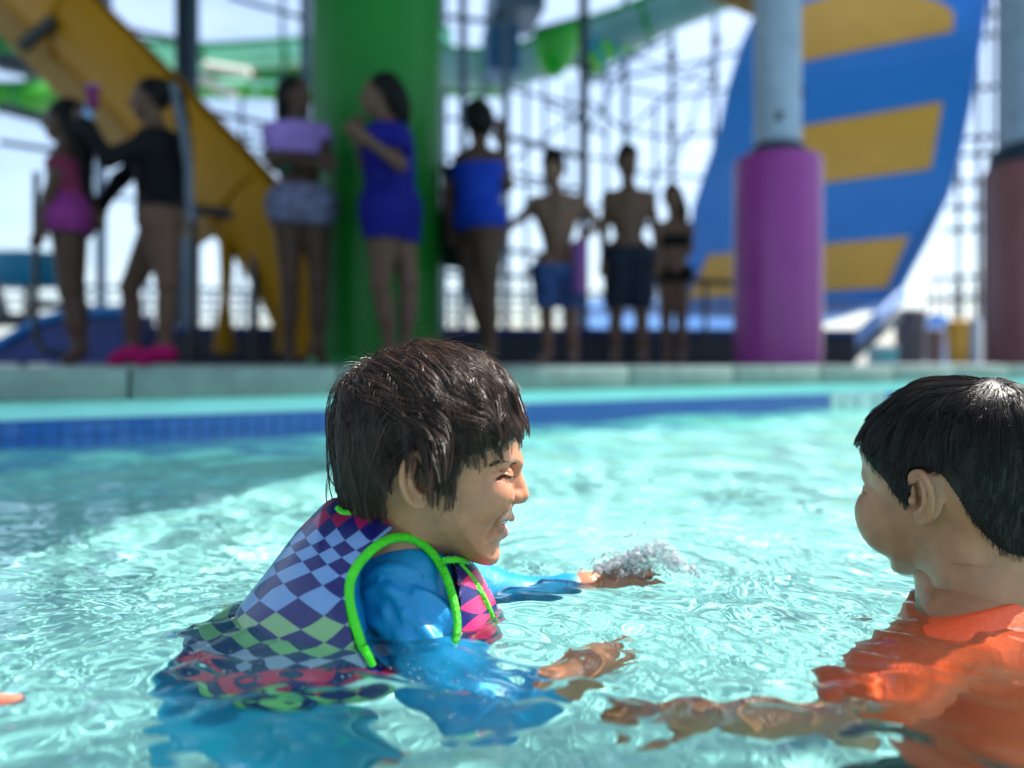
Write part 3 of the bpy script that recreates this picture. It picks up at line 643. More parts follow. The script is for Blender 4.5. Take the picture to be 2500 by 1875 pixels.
def head_field(smile=True, h=.0012, neck=((1015, 1235), (960, 1345))):
    fd = Field((-.115, -.09, -.125), (.103, .09, .108), h)
    prof = [(1276,1040),(1274,1062),(1268,1099),(1265,1129),(1259,1150),(1255,1175),(1254,1200),(1252,1231),(1250,1245),(1248,1259),(1241,1270),(1226,1283),(1228,1296),(1230,1303),(1226,1314),(1219,1325),(1220,1341),(1221,1357),(1213,1373),(1199,1379),(1178,1377),(1136,1364),(1090,1346),(1030,1320),(975,1290),(880,1260),(850,1200),(835,1150),(826,1080),(825,1010),(845,950),(885,900),(945,872),(1020,864),(1100,872),(1170,898),(1225,945),(1258,1000)]
    if not smile: prof[10:13] = [(1243,1272),(1236,1281),(1240,1290)]
    pts = [Lh(*p) for p in prof]
    W = lambda x, z: np.interp(z, [-.125, -.105, -.085, -.05, -.02, .03, .1], [.044, .046, .052, .060, .066, .0715, .0715]) 
    fd.inflate(pts, W, .064, blur=4)
    # nose
    fd.chain([Lp(1256,1150,0), Lp(1262,1182,0), Lp(1270,1205,0)], [.0042, .0052, .0068], k=.012)
    fd.ell(Lp(1271,1210,0), (.0068, .0075, .0062), k=.006)
    for y in (-.0095, .0095):
        fd.ell(Lp(1257,1214,y), (.0062, .0052, .0058), k=.005)
        fd.ell(Lp(1264,1226,y*.62), (.0034, .0022, .0026), k=.002, op='s')
    # cheeks, brow, jaw
    for s_ in (-1, 1):
        fd.ell(Lp(1203,1212,-.037)*[1, -s_, 1], (.020, .0155, .0175), k=.016)
        fd.cap(Lp(1262,1128,-.010)*[1, -s_, 1], Lp(1222,1124,-.040)*[1, -s_, 1], .0045, .004, k=.014)
        fd.ell(Lp(1240,1156,-.028)*[1, -s_, 1], (.013, .012, .0075), k=.010, op='s')       # socket
        fd.ell(Lp(1226,1159,-.030)*[1, -s_, 1], (.0105, .0105, .0090), k=.004)             # lids over the eyeball
    fd.relief([Lh(1212,1166,-.035), Lh(1228,1160,-.034), Lh(1243,1163,-.027)], .0022, .0011, ylo=-.06, yhi=-.012); fd.relief([Lh(1212,1166,-.035), Lh(1228,1160,-.034), Lh(1243,1163,-.027)], .0022, .0011, ylo=.012, yhi=.06)
    fd.relief([Lh(1206,1152,-.036), Lh(1226,1146,-.034), Lh(1246,1152,-.024)], .0012, .0013, ylo=-.06, yhi=-.012)
    for yy in (-1, 1):
        lo, hi = (-.07, -.008) if yy < 0 else (.008, .07)
        if smile:
            fd.relief([Lh(1246,1218,-.016), Lh(1228,1240,-.026), Lh(1213,1262,-.033), Lh(1205,1290,-.033), Lh(1188,1318,-.032)], .0026, .0022, lo, hi)
            fd.relief([Lh(1234,1232,-.022), Lh(1218,1252,-.03)], -.0012, .004, lo, hi)
    # lips
    if smile:
        fd.chain([Lp(1212,1256,-.025), Lp(1233,1262,-.014), Lp(1245,1263,0), Lp(1233,1262,-.014)*[1,-1,1], Lp(1212,1256,-.025)*[1,-1,1]], [.0014,.0028,.0034,.0028,.0014], k=.004)
        fd.chain([Lp(1210,1264,-.025), Lp(1219,1288,-.016), Lp(1226,1299,0), Lp(1219,1288,-.016)*[1,-1,1], Lp(1210,1264,-.025)*[1,-1,1]], [.0012,.0036,.0044,.0036,.0012], k=.005)
        fd.chain([Lp(1210,1259,-.028), Lp(1224,1272,-.018), Lp(1240,1280,0), Lp(1224,1272,-.018)*[1,-1,1], Lp(1210,1259,-.028)*[1,-1,1]], [.0012,.0036,.0046,.0036,.0012], k=.0016, op='s')
        fd.chain([Lp(1214,1272,-.018), Lp(1226,1281,0), Lp(1214,1272,-.018)*[1,-1,1]], [.004,.006,.004], k=.001, op='s')
    # ears
    for s_ in (-1, 1):
        y0 = -.0675
        E = lambda px, py, o: Lp(px, py, y0-o)*np.array([1, -s_, 1])
        nrm = np.array([-.38, s_*.925, 0.0]); nrm /= np.linalg.norm(nrm)   # local outward axis
        upv = np.array([.10, 0, 1.0]); upv -= nrm*(upv@nrm); upv /= np.linalg.norm(upv); fwd = np.cross(upv, nrm)
        Rm = np.stack([fwd, nrm, upv])
        fd.ell(E(1010,1165,.005), (.0145, .0034, .0245), Rm, k=.004)
        fd.ell(E(1022,1218,.004), (.0085, .0036, .0085), Rm, k=.005)
        fd.ell(E(1030,1178,.0085), (.0065, .0065, .0105), Rm, k=.003, op='s')
        fd.ell(E(1022,1148,.0098), (.0080, .0040, .0075), Rm, k=.003, op='s')
        rim = spline([E(1046,1165,.002), E(1050,1135,.004), E(1040,1112,.0065), E(1012,1108,.0098), E(989,1130,.0125), E(981,1165,.0130), E(988,1200,.0108), E(1004,1226,.0078), E(1024,1236,.005), E(1040,1226,.002)], 26)
        fd.chain(rim, [.0026]*26, k=.0025)
        fd.chain(spline([E(1012,1130,.0095), E(1004,1150,.0105), E(1003,1178,.0105), E(1012,1200,.008), E(1026,1208,.006)], 12), [.0021]*12, k=.003)
        fd.ell(E(1047,1182,.0045), (.0042, .0042, .0050), k=.003)
    # neck
    a, b = neck; fd.cap(Lp(*a, 0), Lp(*b, 0), .041, .041, k=.02)
    return fd
def sheet_strands(fd, roots, crown, limit, step, nmax, grav, lift, clumps, clump_pow, tight, seed, flowfn=None, wob=.25, ragged=0.0):
    """hair growing over the head field: away from the crown, down with gravity, kept off the skull by lift, gathered in locks"""
    r = np.random.default_rng(seed); N = len(roots); p = roots.copy(); S = [p.copy()]; alive = np.ones(N, bool); dirp = None
    g = r.choice(N, min(clumps, N), replace=False); near = np.empty(N, int)
    for i in range(0, N, 2000): near[i:i+2000] = np.argmin(((roots[i:i+2000, None] - roots[None, g])**2).sum(2), 1)
    gl = r.normal(0, 1, (len(g), 3))[near]*.8 + r.normal(0, .35, (N, 3))
    ext = (np.minimum(r.exponential(1.0, len(g)), 2.2)[near]*.8 - .5)*ragged + r.normal(0, .25, N)*ragged
    for k in range(nmax):
        n = fd.grad(p); d = flowfn(p, k/nmax) if flowfn else (p - crown)
        d = d/(np.linalg.norm(d, axis=1)[:, None]+1e-6)
        d = d + wob*gl*.35
        dn_ = np.sum(d*n, 1)[:, None]; d = d - n*dn_
        free = np.clip((.03 - p[:, 2:3])/.05, 0, 1)
        g_ = np.array([[0, 0, -1.0]]) - n*(-n[:, 2:3])*(1-free)
        d = d + g_*grav*(.35 + k/nmax)
        d /= np.linalg.norm(d, axis=1)[:, None]+1e-6
        if dirp is not None: d = .5*dirp + .5*d; d /= np.linalg.norm(d, axis=1)[:, None]+1e-6
        dirp = d
        q = p + d*step
        tgt = lift(q, (k+1)/nmax) if callable(lift) else lift
        sd = fd.sample(q); n2 = fd.grad(q); fr = free[:, 0]
        q = q + n2*(np.clip(tgt - sd, -.004*(1-fr) - .0004*fr, .004))[:, None]
        stop = q[:, 2] < limit(q) - ext
        alive &= ~stop; q = np.where(alive[:, None], q, p); p = q; S.append(p.copy())
    S = np.stack(S, 1)
    # resample so that ended strands do not bunch up their points at the tip
    K = nmax + 1; L = np.linalg.norm(np.diff(S, axis=1), axis=2); cum = np.concatenate([np.zeros((N, 1)), np.cumsum(L, 1)], 1)
    tot = cum[:, -1]; keep = tot > step*2.5; S = S[keep]; cum = cum[keep]; tot = tot[keep]
    M = 12; T = np.linspace(0, 1, M)[None, :]*tot[:, None]; out = np.empty((len(S), M, 3))
    for i in range(len(S)):
        for c in range(3): out[i, :, c] = np.interp(T[i], cum[i], S[i, :, c])
    near = near[keep]; kid = np.nonzero(keep)[0]; first = {}
    for j, c in enumerate(near): first.setdefault(c, j)
    pos = np.full(N, -1); pos[kid] = np.arange(len(kid)); gp = pos[g]
    gi = np.array([gp[c] if gp[c] >= 0 else first[c] for c in near])
    gd = out[gi]; t = np.linspace(0, 1, M)[None, :, None]**clump_pow
    same = (gi == np.arange(len(out)))[:, None, None]
    out = np.where(same, out, out*(1 - tight*t) + gd*(tight*t))
    return out
def scalp_roots(v, f, fd, mask, n, seed):
    r = np.random.default_rng(seed); c = v[f].mean(1); m = mask(c); c = c[m]; q = v[f[m]]
    ar = np.linalg.norm(np.cross(q[:,1]-q[:,0], q[:,2]-q[:,0]), axis=1); i = r.choice(len(c), n, p=ar/ar.sum())
    a, b = r.random((n, 1)), r.random((n, 1))
    return (q[i,0]*(1-a)+q[i,1]*a)*(1-b) + (q[i,3]*(1-a)+q[i,2]*a)*b
def fingers(fd, wrist, fwd, nrm, s, curl, spread=.16, k=.004, thumb=1):
    """palm, four jointed fingers and a thumb; nrm points out of the back of the hand"""
    fwd = np.array(fwd, float); fwd /= np.linalg.norm(fwd); nrm = np.array(nrm, float); nrm -= fwd*(nrm@fwd); nrm /= np.linalg.norm(nrm); side = np.cross(fwd, nrm)*thumb
    wrist = np.array(wrist, float)
    fd.ell(wrist + fwd*.034*s, (.036*s, .027*s, .0115*s), np.stack([fwd, side, nrm]), k=.008)
    for i, (off, ln) in enumerate(((.019, .052), (.0065, .058), (-.0065, .054), (-.018, .043))):
        p = wrist + fwd*(.060 - abs(off)*.25)*s + side*off*s; a = spread*(off/.019); d = fwd*math.cos(a) + side*math.sin(a); c = 0; pts = [p - d*.012*s, p]
        for j, w in enumerate((.42, .32, .26)):
            c += curl[i]*(.6 if j == 0 else .9); dd = d*math.cos(c) - nrm*math.sin(c); p = p + dd*ln*w*s; pts.append(p)
        fd.chain(pts, [.0072*s, .0070*s, .0066*s, .0060*s, .0050*s], k=k*.6)
    p = wrist + fwd*.016*s + side*.018*s - nrm*.004*s; d = fwd*.62 + side*.75 - nrm*.25; d /= np.linalg.norm(d); q = p + d*.026*s; d2 = fwd*.85 + side*.42 - nrm*.3; d2 /= np.linalg.norm(d2)
    fd.chain([p, q, q + d2*.018*s, q + d2*.032*s], [.0105*s, .0085*s, .0072*s, .0055*s], k=.004)
# ================= boy with the checked vest
b1 = empty('person', (HOX, .8, -.2), 'laughing boy with wet dark hair in a navy checked swim vest, seen in profile', 'person', None)
fd = head_field(); hv, hf = fd.nets(); off = np.array([HOX, .8, HOZ])
# body under the clothes, arms and hands
def torso1(fd, grow=0.0, k=.01):
    pts = [(812,1240),(745,1308),(680,1395),(612,1482),(545,1560),(490,1640),(470,1740),(480,1850),(540,1960),(680,1960),(820,1880),(980,1780),(1130,1690),(1205,1610),(1208,1540),(1186,1475),(1150,1410),(1110,1364),(1050,1322),(1000,1284),(965,1246),(930,1232),(870,1240)]
    w = [P(p[0], p[1], .8)[[0, 2]] for p in pts]; c = np.mean(w, 0)
    fd.inflate(w, .106+grow, .10+grow, y0=.8, k=k, blur=10)
    if grow: fd.d -= grow
    return fd
SH, EL, WR = P(990, 1440, .782), np.array([-.030, .680, -.058]), np.array([.050, .712, -.010])
SF, EF, WF = np.array([-.07, .88, .05]), np.array([.015, .925, .012]), np.array([.088, .938, .034])
bl, bh = (-.40, .55, -.30), (.27, 1.16, .16)
fb = Field(bl, bh, .0045); torso1(fb, -.03)
apx = [P(a_, b_, .70)[[0, 2]] for a_, b_ in ((875,1550),(854,1477),(854,1420),(879,1371),(928,1326),(985,1310),(1034,1330),(1074,1375),(1099,1436),(1113,1493),(1116,1540),(1105,1640),(1000,1700),(905,1640))]
fb.d = np.maximum(fb.d, -np.where(fb.ax[1][None, :, None] < .770, fb.poly2(apx)[:, None, :], 1.0)).astype(np.float32)
fb.chain([SH, EL, WR], [.036, .028, .021], k=.02).chain([SF, EF, WF], [.034, .027, .021], k=.02)
legs = [[P(590, 1920, .735), np.array([-.13, .70, -.42]), np.array([-.30, .72, -.60])], [P(590, 1920, .865), np.array([-.16, .90, -.43]), np.array([-.32, .88, -.61])]]
fbl = Field((-.46, .55, -.66), (.0, 1.0, -.10), .006)
for L in legs: fbl.chain(L, [.058, .042, .03], k=.02); fbl.cap(L[2], L[2]+[.06, -.01, -.02], .022, .018, k=.02)
fh = Field((.0, .63, -.05), (.17, .81, .12), .0016); fh.cap(EL*.25+WR*.75, WR, .0215, .019, k=.01)
fingers(fh, WR, (.80, .25, .48), (.1, -.80, .55), .66, (.35, .3, .35, .5), .34)
fh2 = Field((.04, .86, -.05), (.24, 1.02, .09), .0016); fh2.cap(EF*.25+WF*.75, WF, .0215, .019, k=.01)
fingers(fh2, WF, (.95, .1, .12), (0, -.4, .9), .80, (.25, .2, .2, .3), .25, thumb=-1)
v, f = merge_mesh([(hv+off, hf), fb.nets(), fh.nets(), fh2.nets(), fbl.nets()])
body1 = link('body', mesh_arrays('body', v, f), M_skin1, b1)
# lips, teeth, eye and lashes
def lips(fd, pts, r, name, m, parent, T, o=.0006):
    ff = Field(np.min(pts, 0)-.012, np.max(pts, 0)+.012, .0009); ff.chain(pts, r, k=.003)
    X, Y, Z = np.meshgrid(*ff.ax, indexing='ij'); sd = fd.sample(np.stack([X, Y, Z], -1).reshape(-1, 3)).reshape(X.shape)
    ff.d = np.maximum(ff.d, np.maximum(sd - o, -sd - .003)).astype(np.float32); v, f = ff.nets(); return link(name, mesh_arrays(name, v + T, f), m, parent)
my = np.array([1, -1, 1])
up = [Lp(1214,1255,-.025), Lp(1234,1263,-.014), Lp(1246,1264,0)]; lo = [Lp(1211,1264,-.025), Lp(1220,1289,-.016), Lp(1227,1299,0)]
lips(fd, up + [q*my for q in up[1::-1]], [.0018,.0030,.0036,.0030,.0018], 'upper_lip', M_lip, b1, off)
lips(fd, lo + [q*my for q in lo[1::-1]], [.0018,.0040,.0050,.0040,.0018], 'lower_lip', M_lip, b1, off)
ft = Field(Lp(1195,1290,-.024), Lp(1245,1255,.024), .0009); tp = spline([Lp(1209,1264,-.019), Lp(1224,1271,-.011), Lp(1230,1273,0), Lp(1224,1271,-.011)*my, Lp(1209,1264,-.019)*my], 9)
for q in tp: ft.ell(q, (.0035, .0032, .0040), k=.0005)
v, f = ft.nets(); link('teeth', mesh_arrays('teeth', v+off, f), M_tooth, b1)
r_ = np.random.default_rng(5)
def surf_y(fd, x, z, near=True):
    """first hit of the head surface along +y from the camera side"""
    x = np.asarray(x); y = np.full(x.shape, fd.lo[1]+.002)
    for _ in range(90): y = y + np.clip(fd.sample(np.stack([x, y, z], 1))*.6, 0, .01)
    return y
def lash_row(fd, a, m, b, n, ln, dx, dz, rad, T, jit, parent, name, mt, fan=0):
    S = []
    c = spline([Lh(*q) for q in (a, m, b)], n); y = surf_y(fd, c[:,0], c[:,1])
    for i in range(n):
        t = i/(n-1); d = np.array([dx + fan*(t-.5), -.55 if dx > 0 else -.50, dz]) + r_.normal(0, jit, 3); d /= np.linalg.norm(d); p = np.array([c[i,0], y[i] + (.0004 if dx > 0 else -.0003), c[i,1]]); l = ln*r_.uniform(.7, 1.1)
        S.append([p + d*l*s + np.array([0, 0, (.25 if dz < 0 else -.2)*l*s*s]) for s in np.linspace(0, 1, 5)])
    S = np.array(S) + T; v, f = strands_mesh(S, np.full(S.shape[:2], rad)*np.linspace(1, .35, 5)); return link(name, mesh_arrays(name, v, f), mt, parent)
lash_row(fd, (1212,1164,-.035), (1229,1158,-.034), (1246,1160,-.026), 34, .0075, .65, -.25, .00022, off, .12, b1, 'eyelashes', M_hair1, .6)
lash_row(fd, (1204,1131,-.038), (1230,1121,-.032), (1262,1127,-.012), 320, .0070, -.9, .12, .00022, off, .22, b1, 'eyebrow', M_hair1)
me_ = Field(Lp(1200,1185,-.06), Lp(1260,1140,-.005), .0008); c_ = spline([Lh(1216,1166,-.035), Lh(1230,1161,-.034), Lh(1245,1163,-.027)], 8); yy = surf_y(fd, c_[:,0], c_[:,1])
for i in range(8): me_.ell((c_[i,0], yy[i]+.0003, c_[i,1]), (.0016, .0009, .0009), k=.0005)
v, f = me_.nets(); link('eye', mesh_arrays('eye', v+off, f), M_eye, b1)
# hair: a dark cap on the scalp and some thousands of wet strands on it
hl = spline([(1290,1060),(1268,1062),(1225,1082),(1170,1100),(1105,1105),(1062,1120),(1040,1130),(990,1150),(950,1215),(900,1262),(780,1270)], 60)
hlx, hlz = np.array([Lh(*q)[0] for q in hl]), np.array([Lh(*q)[1] for q in hl]); o_ = np.argsort(hlx); hlx, hlz = hlx[o_], hlz[o_]
def scalp1(c): return (c[:, 2] > np.interp(c[:, 0], hlx, hlz) + .004) & (np.abs(c[:, 1]) < .0745)
cap_f = hf[scalp1(hv[hf].mean(1))]; used = np.unique(cap_f); rm = np.full(len(hv), -1); rm[used] = np.arange(len(used)); cap_v = hv[used] + fd.grad(hv[used])*.0022
roots = scalp_roots(hv, hf, fd, scalp1, 9500, 11)
lx = [Lh(x, 0)[0] for x in (780, 880, 940, 975, 1000, 1040, 1066, 1100, 1140, 1190, 1240, 1290)]
lz = [Lh(0, y)[1] for y in (1252, 1250, 1240, 1175, 1122, 1128, 1168, 1178, 1122, 1078, 1052, 1018)]
rl = np.random.default_rng(21)
def limit1(q):
    return np.interp(q[:, 0], lx, lz) + (np.abs(q[:,1]) < .03)*.004
crown = np.array([*Lh(925, 880), 0]); crown = np.array([crown[0], .004, crown[1]])
def flow1(p, t):
    d = p - crown; dn = d/(np.linalg.norm(d, axis=1)[:, None]+1e-6)
    top = np.clip((p[:, 2:3] - .03)/.05, 0, 1)
    sw = np.stack([.9 + .5*np.sin(p[:,1]*90+p[:,2]*60), .55*np.sin(p[:,0]*75+p[:,1]*40), .0*p[:,0]], 1)
    side = np.stack([.18 + 0*p[:,0] - .55*np.clip((-.02-p[:,0])/.05, 0, 1), 0*p[:,0], -1 + 0*p[:,0]], 1)
    return dn + sw*top*.9 + side*(1-top)*1.6
H = [sheet_strands(fd, roots, crown, limit1, .0078, 26, .5, lambda q, t: .0030 + .0085*np.clip((q[:,2]-.045)/.05, 0, 1)*(1.1-.4*t) + .0055*np.sin(q[:,0]*170+q[:,1]*130+2*np.sin(q[:,1]*90))**2, 420, .9, .86, 31, flow1, .6, ragged=.0170)]
lo_r = scalp_roots(hv, hf, fd, lambda c: scalp1(c) & (c[:,2] > .045), 260, 77)
H2 = sheet_strands(fd, lo_r, crown, lambda q: np.full(len(q), .055), .0055, 12, -.05, lambda q, t: .012 + .012*t, 60, 1.5, .35, 33, flow1, 2.2)
lk = scalp_roots(hv, hf, fd, lambda c: scalp1(c) & (c[:,2] > .02), 1500, 78)
H3 = sheet_strands(fd, lk, crown, lambda q: limit1(q) + .004, .0075, 20, .35, lambda q, t: .009 + .006*np.sin(q[:,0]*120+q[:,1]*80) + .004*t, 110, .7, .93, 36, flow1, 1.5, ragged=.018)
S = np.concatenate([H[0], H2, H3]); rad = np.linspace(1, .35, 12)[None, :]*np.concatenate([rl.uniform(.00022, .00042, len(H[0])), np.full(len(H2), .00017), rl.uniform(.00024, .0004, len(H3))])[:, None]
sv, sf = strands_mesh(S, rad); v, f = merge_mesh([(cap_v, rm[cap_f]), (sv, sf)])
link('hair', mesh_arrays('hair', v+off, f), M_hair1, b1)
# rash guard: sleeves and body under the vest
M_rash = mat('turquoise blue rash guard', srgb(18, 136, 190), .42, var=.12, scale=14, bump=.3, bscale=42, spec=.45)
fr = Field((-.40, .55, -.30), (.27, 1.16, .16), .0026)
fr.chain([P(970, 1420, .80), SH, EL, EL*.35+WR*.65], [.046, .044, .038, .026], k=.02); fr.chain([SF, EF, EF*.3+WF*.7], [.043, .034, .026], k=.02)
for (a, b, amt) in (((1000,1478),(1110,1560), -.0045), ((1015,1440),(1130,1530), -.004), ((1030,1500),(1090,1590), .004), ((930,1470),(990,1590), -.003), ((1005,1460),(1125,1545), .0045), ((900,1480),(950,1600), .003), ((960,1370),(1060,1420), .0025), ((950,1400),(1080,1470), -.003), ((880,1420),(930,1560), -.0025)):
    fr.relief([P(*a, .69)[[0, 2]], P((a[0]+b[0])/2+8, (a[1]+b[1])/2-10, .69)[[0, 2]], P(*b, .69)[[0, 2]]], amt, .0035, .5, .74)
def onfield(f_, pts, n, y0=.58, lift=0.0):
    Q = []
    for px_, py_ in spline(pts, n):
        for y in np.arange(y0, .80, .0015):
            q = P(px_, py_, y)
            if f_.sample(q[None])[0] < lift: break
        Q.append(q)
    return np.array(Q)
frs = fr.copy()
for pts, r0 in (([(1000,1440),(1050,1462),(1100,1505),(1128,1552)], .0040), ([(985,1462),(1035,1486),(1085,1532),(1110,1580)], .0045), ([(972,1490),(1010,1512),(1052,1560),(1075,1604)], .0036), ([(905,1400),(955,1388),(1015,1400)], .003), ([(885,1450),(940,1440),(1000,1468)], .003), ([(890,1510),(935,1530),(985,1590)], .0038), ([(930,1480),(965,1530),(1000,1600)], .003)):
    fr.chain(onfield(frs, pts, 9), r0*np.array([.3, .6, .85, 1, 1, .95, .8, .6, .3]), k=.007)
fr2 = Field((-.40, .55, -.30), (.27, 1.16, .16), .0045); torso1(fr2, -.006)
arm = [(875,1550),(854,1477),(854,1420),(879,1371),(928,1326),(985,1310),(1034,1330),(1074,1375),(1099,1436),(1113,1493),(1116,1540),(1105,1640),(1000,1700),(905,1640)]
apx = [P(a_, b_, .70)[[0, 2]] for a_, b_ in arm]
fr2.d = np.maximum(fr2.d, -np.where(fr2.ax[1][None, :, None] < .762, fr2.poly2(apx)[:, None, :], 1.0)).astype(np.float32)
v, f = merge_mesh([fr.nets(), fr2.nets()]); rash1 = link('rash_guard', mesh_arrays('rash_guard', v, f), M_rash, b1)
M_short = mat('dark teal swim shorts', srgb(20, 160, 200), .6, var=.2, scale=12)
fs = Field((-.46, .55, -.50), (.0, 1.05, -.05), .005); torso1(fs, 0.004)
X, Y, Z = np.meshgrid(*fs.ax, indexing='ij'); ql = np.array([-.62, 0, -.78]); base = P(700, 1760, .8)
fs.d = np.maximum(fs.d, -((X-base[0])*ql[0] + (Z-base[2])*ql[2])).astype(np.float32)
for L in legs: fs.chain([L[0], L[0]*.3+L[1]*.7], [.074, .068], k=.02)
fs.build('swim_shorts', M_short, b1)
# vest
fv = Field((-.40, .64, -.22), (.02, .96, .17), .0022); torso1(fv, .009)
solid = fv.copy()
X, Y, Z = np.meshgrid(*fv.ax, indexing='ij')
cut = ((X-P(760, 1810, .8)[0])*-.55 + (Z-P(760, 1810, .8)[2])*-.83)      # hem across the lower back
fv.d = np.maximum(fv.d, cut - .012).astype(np.float32)
arm = [(875,1550),(854,1477),(854,1420),(879,1371),(928,1326),(985,1310),(1034,1330),(1074,1375),(1099,1436),(1113,1493),(1116,1540),(1105,1640),(1000,1700),(905,1640)]
apx = [P(a_, b_, .70)[[0, 2]] for a_, b_ in arm]; d2 = fv.poly2(spline(np.vstack([apx, apx[:1]]), 60)[:-1])
mask = np.where(Y < .79, d2[:, None, :], 1.0); fv.d = np.maximum(fv.d, -mask).astype(np.float32)
apf = [np.array(q) + [-.004, 0] for q in apx]; mask = np.where(Y > .815, fv.poly2(apf)[:, None, :], 1.0); fv.d = np.maximum(fv.d, -mask).astype(np.float32)
fv.cap(P(1000, 1130, .8), P(975, 1300, .8), .0465, .0465, k=.004, op='s')      # neck hole
vest = fv.build('swim_vest', None, b1)
co = np.array([q.co[:] for q in vest.data.vertices])
px = CX + co[:,0]/PXM; py = CY + (ZC-co[:,2])/PXM
k_ = .8/co[:,1]; pxa = CX + co[:,0]*F/co[:,1]; pya = CY + (ZC-co[:,2])*F/co[:,1]
px = px*.4 + pxa*.6 - (np.clip(co[:,1]-.74, 0, 1)*420); py = py*.4 + pya*.6
wob = lambda a, b: 9*np.sin(a/47+b/80) + 6*np.sin(b/39-a/90)
ux = (px - 900 + wob(py, px))/94; uy = (py - 1450 + wob(px, py) + .10*(px-900))/56
upm = np.clip((1420-py)/120, 0, 1)
ux = ux*(1 + .55*upm); uy = uy*(1 + .25*upm)
pq = np.stack([ux+uy, ux-uy, np.zeros_like(ux)], 1)
at = vest.data.attributes.new('pq', 'FLOAT_VECTOR', 'POINT'); at.data.foreach_set('vector', pq.astype(np.float32).ravel())
M_vest = bpy.data.materials.new('checked neoprene'); M_vest.use_nodes = True; nt = M_vest.node_tree; N_ = nt.nodes; Lk = nt.links; bs = N_['Principled BSDF']
bs.inputs['Roughness'].default_value = .26; bs.inputs['Specular IOR Level'].default_value = .5
an = N_.new('ShaderNodeAttribute'); an.attribute_name = 'pq'; sx = N_.new('ShaderNodeSeparateXYZ'); Lk.new(an.outputs['Vector'], sx.inputs[0])
def mth(op, a, b=None):
    n = N_.new('ShaderNodeMath'); n.operation = op
    for i, q in enumerate((a, b)):
        if q is None: continue
        if isinstance(q, (int, float)): n.inputs[i].default_value = q
        else: Lk.new(q, n.inputs[i])
    return n.outputs[0]
fp, fq_ = mth('FLOOR', sx.outputs[0]), mth('FLOOR', sx.outputs[1])
par = mth('ABSOLUTE', mth('MODULO', mth('ADD', mth('ADD', fp, fq_), 100.5), 2.0))
chk = mth('GREATER_THAN', par, 1.0)
rowy = mth('MULTIPLY', mth('SUBTRACT', fp, fq_), .5); colx = mth('MULTIPLY', mth('ADD', fp, fq_), .5)
band = mth('ADD', mth('MULTIPLY', rowy, .092), .5)
ramp = N_.new('ShaderNodeValToRGB'); cr = ramp.color_ramp; cr.interpolation = 'CONSTANT'
cols = [(0, srgb(150, 24, 76)), (.13, srgb(112, 142, 188)), (.46, srgb(128, 160, 112)), (.68, srgb(150, 145, 178)), (.78, srgb(205, 30, 84)), (.93, srgb(130, 180, 110))]
cr.elements[0].position = 0; cr.elements[0].color = (*cols[0][1], 1); cr.elements[1].position = cols[1][0]; cr.elements[1].color = (*cols[1][1], 1)
for pos, c_ in cols[2:]: el = cr.elements.new(pos); el.color = (*c_, 1)
Lk.new(band, ramp.inputs[0])
# front panel: pink and light blue instead of green
frt = mth('GREATER_THAN', colx, 1.4); alt = mth('GREATER_THAN', rowy, -.6)
mp = N_.new('ShaderNodeMix'); mp.data_type = 'RGBA'; mp.inputs[6].default_value = (*srgb(150, 190, 235), 1); mp.inputs[7].default_value = (*srgb(222, 40, 100), 1); Lk.new(alt, mp.inputs[0])
m2 = N_.new('ShaderNodeMix'); m2.data_type = 'RGBA'; Lk.new(frt, m2.inputs[0]); Lk.new(ramp.outputs[0], m2.inputs[6]); Lk.new(mp.outputs[2], m2.inputs[7])
m3 = N_.new('ShaderNodeMix'); m3.data_type = 'RGBA'; m3.inputs[6].default_value = (*srgb(24, 24, 92), 1); Lk.new(chk, m3.inputs[0]); Lk.new(m2.outputs[2], m3.inputs[7])
nz = N_.new('ShaderNodeTexNoise'); nz.inputs['Scale'].default_value = 700; bp = N_.new('ShaderNodeBump'); bp.inputs['Strength'].default_value = .12; bp.inputs['Distance'].default_value = .001
tc = N_.new('ShaderNodeTexCoord'); Lk.new(tc.outputs['Object'], nz.inputs['Vector']); Lk.new(nz.outputs[0], bp.inputs['Height']); Lk.new(bp.outputs[0], bs.inputs['Normal'])
Lk.new(m3.outputs[2], bs.inputs['Base Color']); vest.data.materials.append(M_vest)
# lime piping round the arm hole, the collar and the front edge
M_pipe = mat('lime green piping', srgb(70, 214, 20), .45, var=.12, scale=60, bump=.5, bscale=300)
def onvest(pts, n, r, lift=.001, y0=.64, closed=False):
    c = spline(pts, n); Q = []
    for px_, py_ in c:
        for y in np.arange(y0, .80, .0012):
            q = P(px_, py_, y)
            if solid.sample(q[None])[0] < -lift: break
        Q.append(q)
    Q = np.array(Q)
    for _ in range(4): Q[1:-1] = .25*Q[:-2] + .5*Q[1:-1] + .25*Q[2:]
    return Q
mb = MB(); mb.tube(onvest([(905,1640)] + arm[:11] + [(1108,1600)], 70, 0), np.interp(np.linspace(0, 1, 70), [0, .3, .7, 1], [.0050, .0056, .0050, .0044])*.82, 10); mb.build('piping', M_pipe, vest, smooth=True)
co_ = onvest([(826,1243),(838,1255),(875,1253),(907,1243),(932,1236),(956,1242),(973,1261),(981,1290),(1002,1310)], 40, 0, y0=.70)
mb = MB(); mb.tube(co_, .0040, 8); mb.build('piping', M_pipe, vest, smooth=True)
mb = MB(); mb.tube(spline([P(1108,1366,.775), P(1150,1412,.775), P(1182,1465,.77), P(1207,1535,.77), P(1205,1600,.77)], 24), .0036, 8); mb.build('piping', M_pipe, vest, smooth=True)
mb = MB(); mb.tube(spline([P(1085,1368,.74), P(1123,1367,.77), P(1140,1376,.80), P(1120,1368,.84)], 16), .0030, 8); mb.build('piping', M_pipe, vest, smooth=True)
for o in (vest, rash1, body1): o.cycles.is_caustics_receiver = True
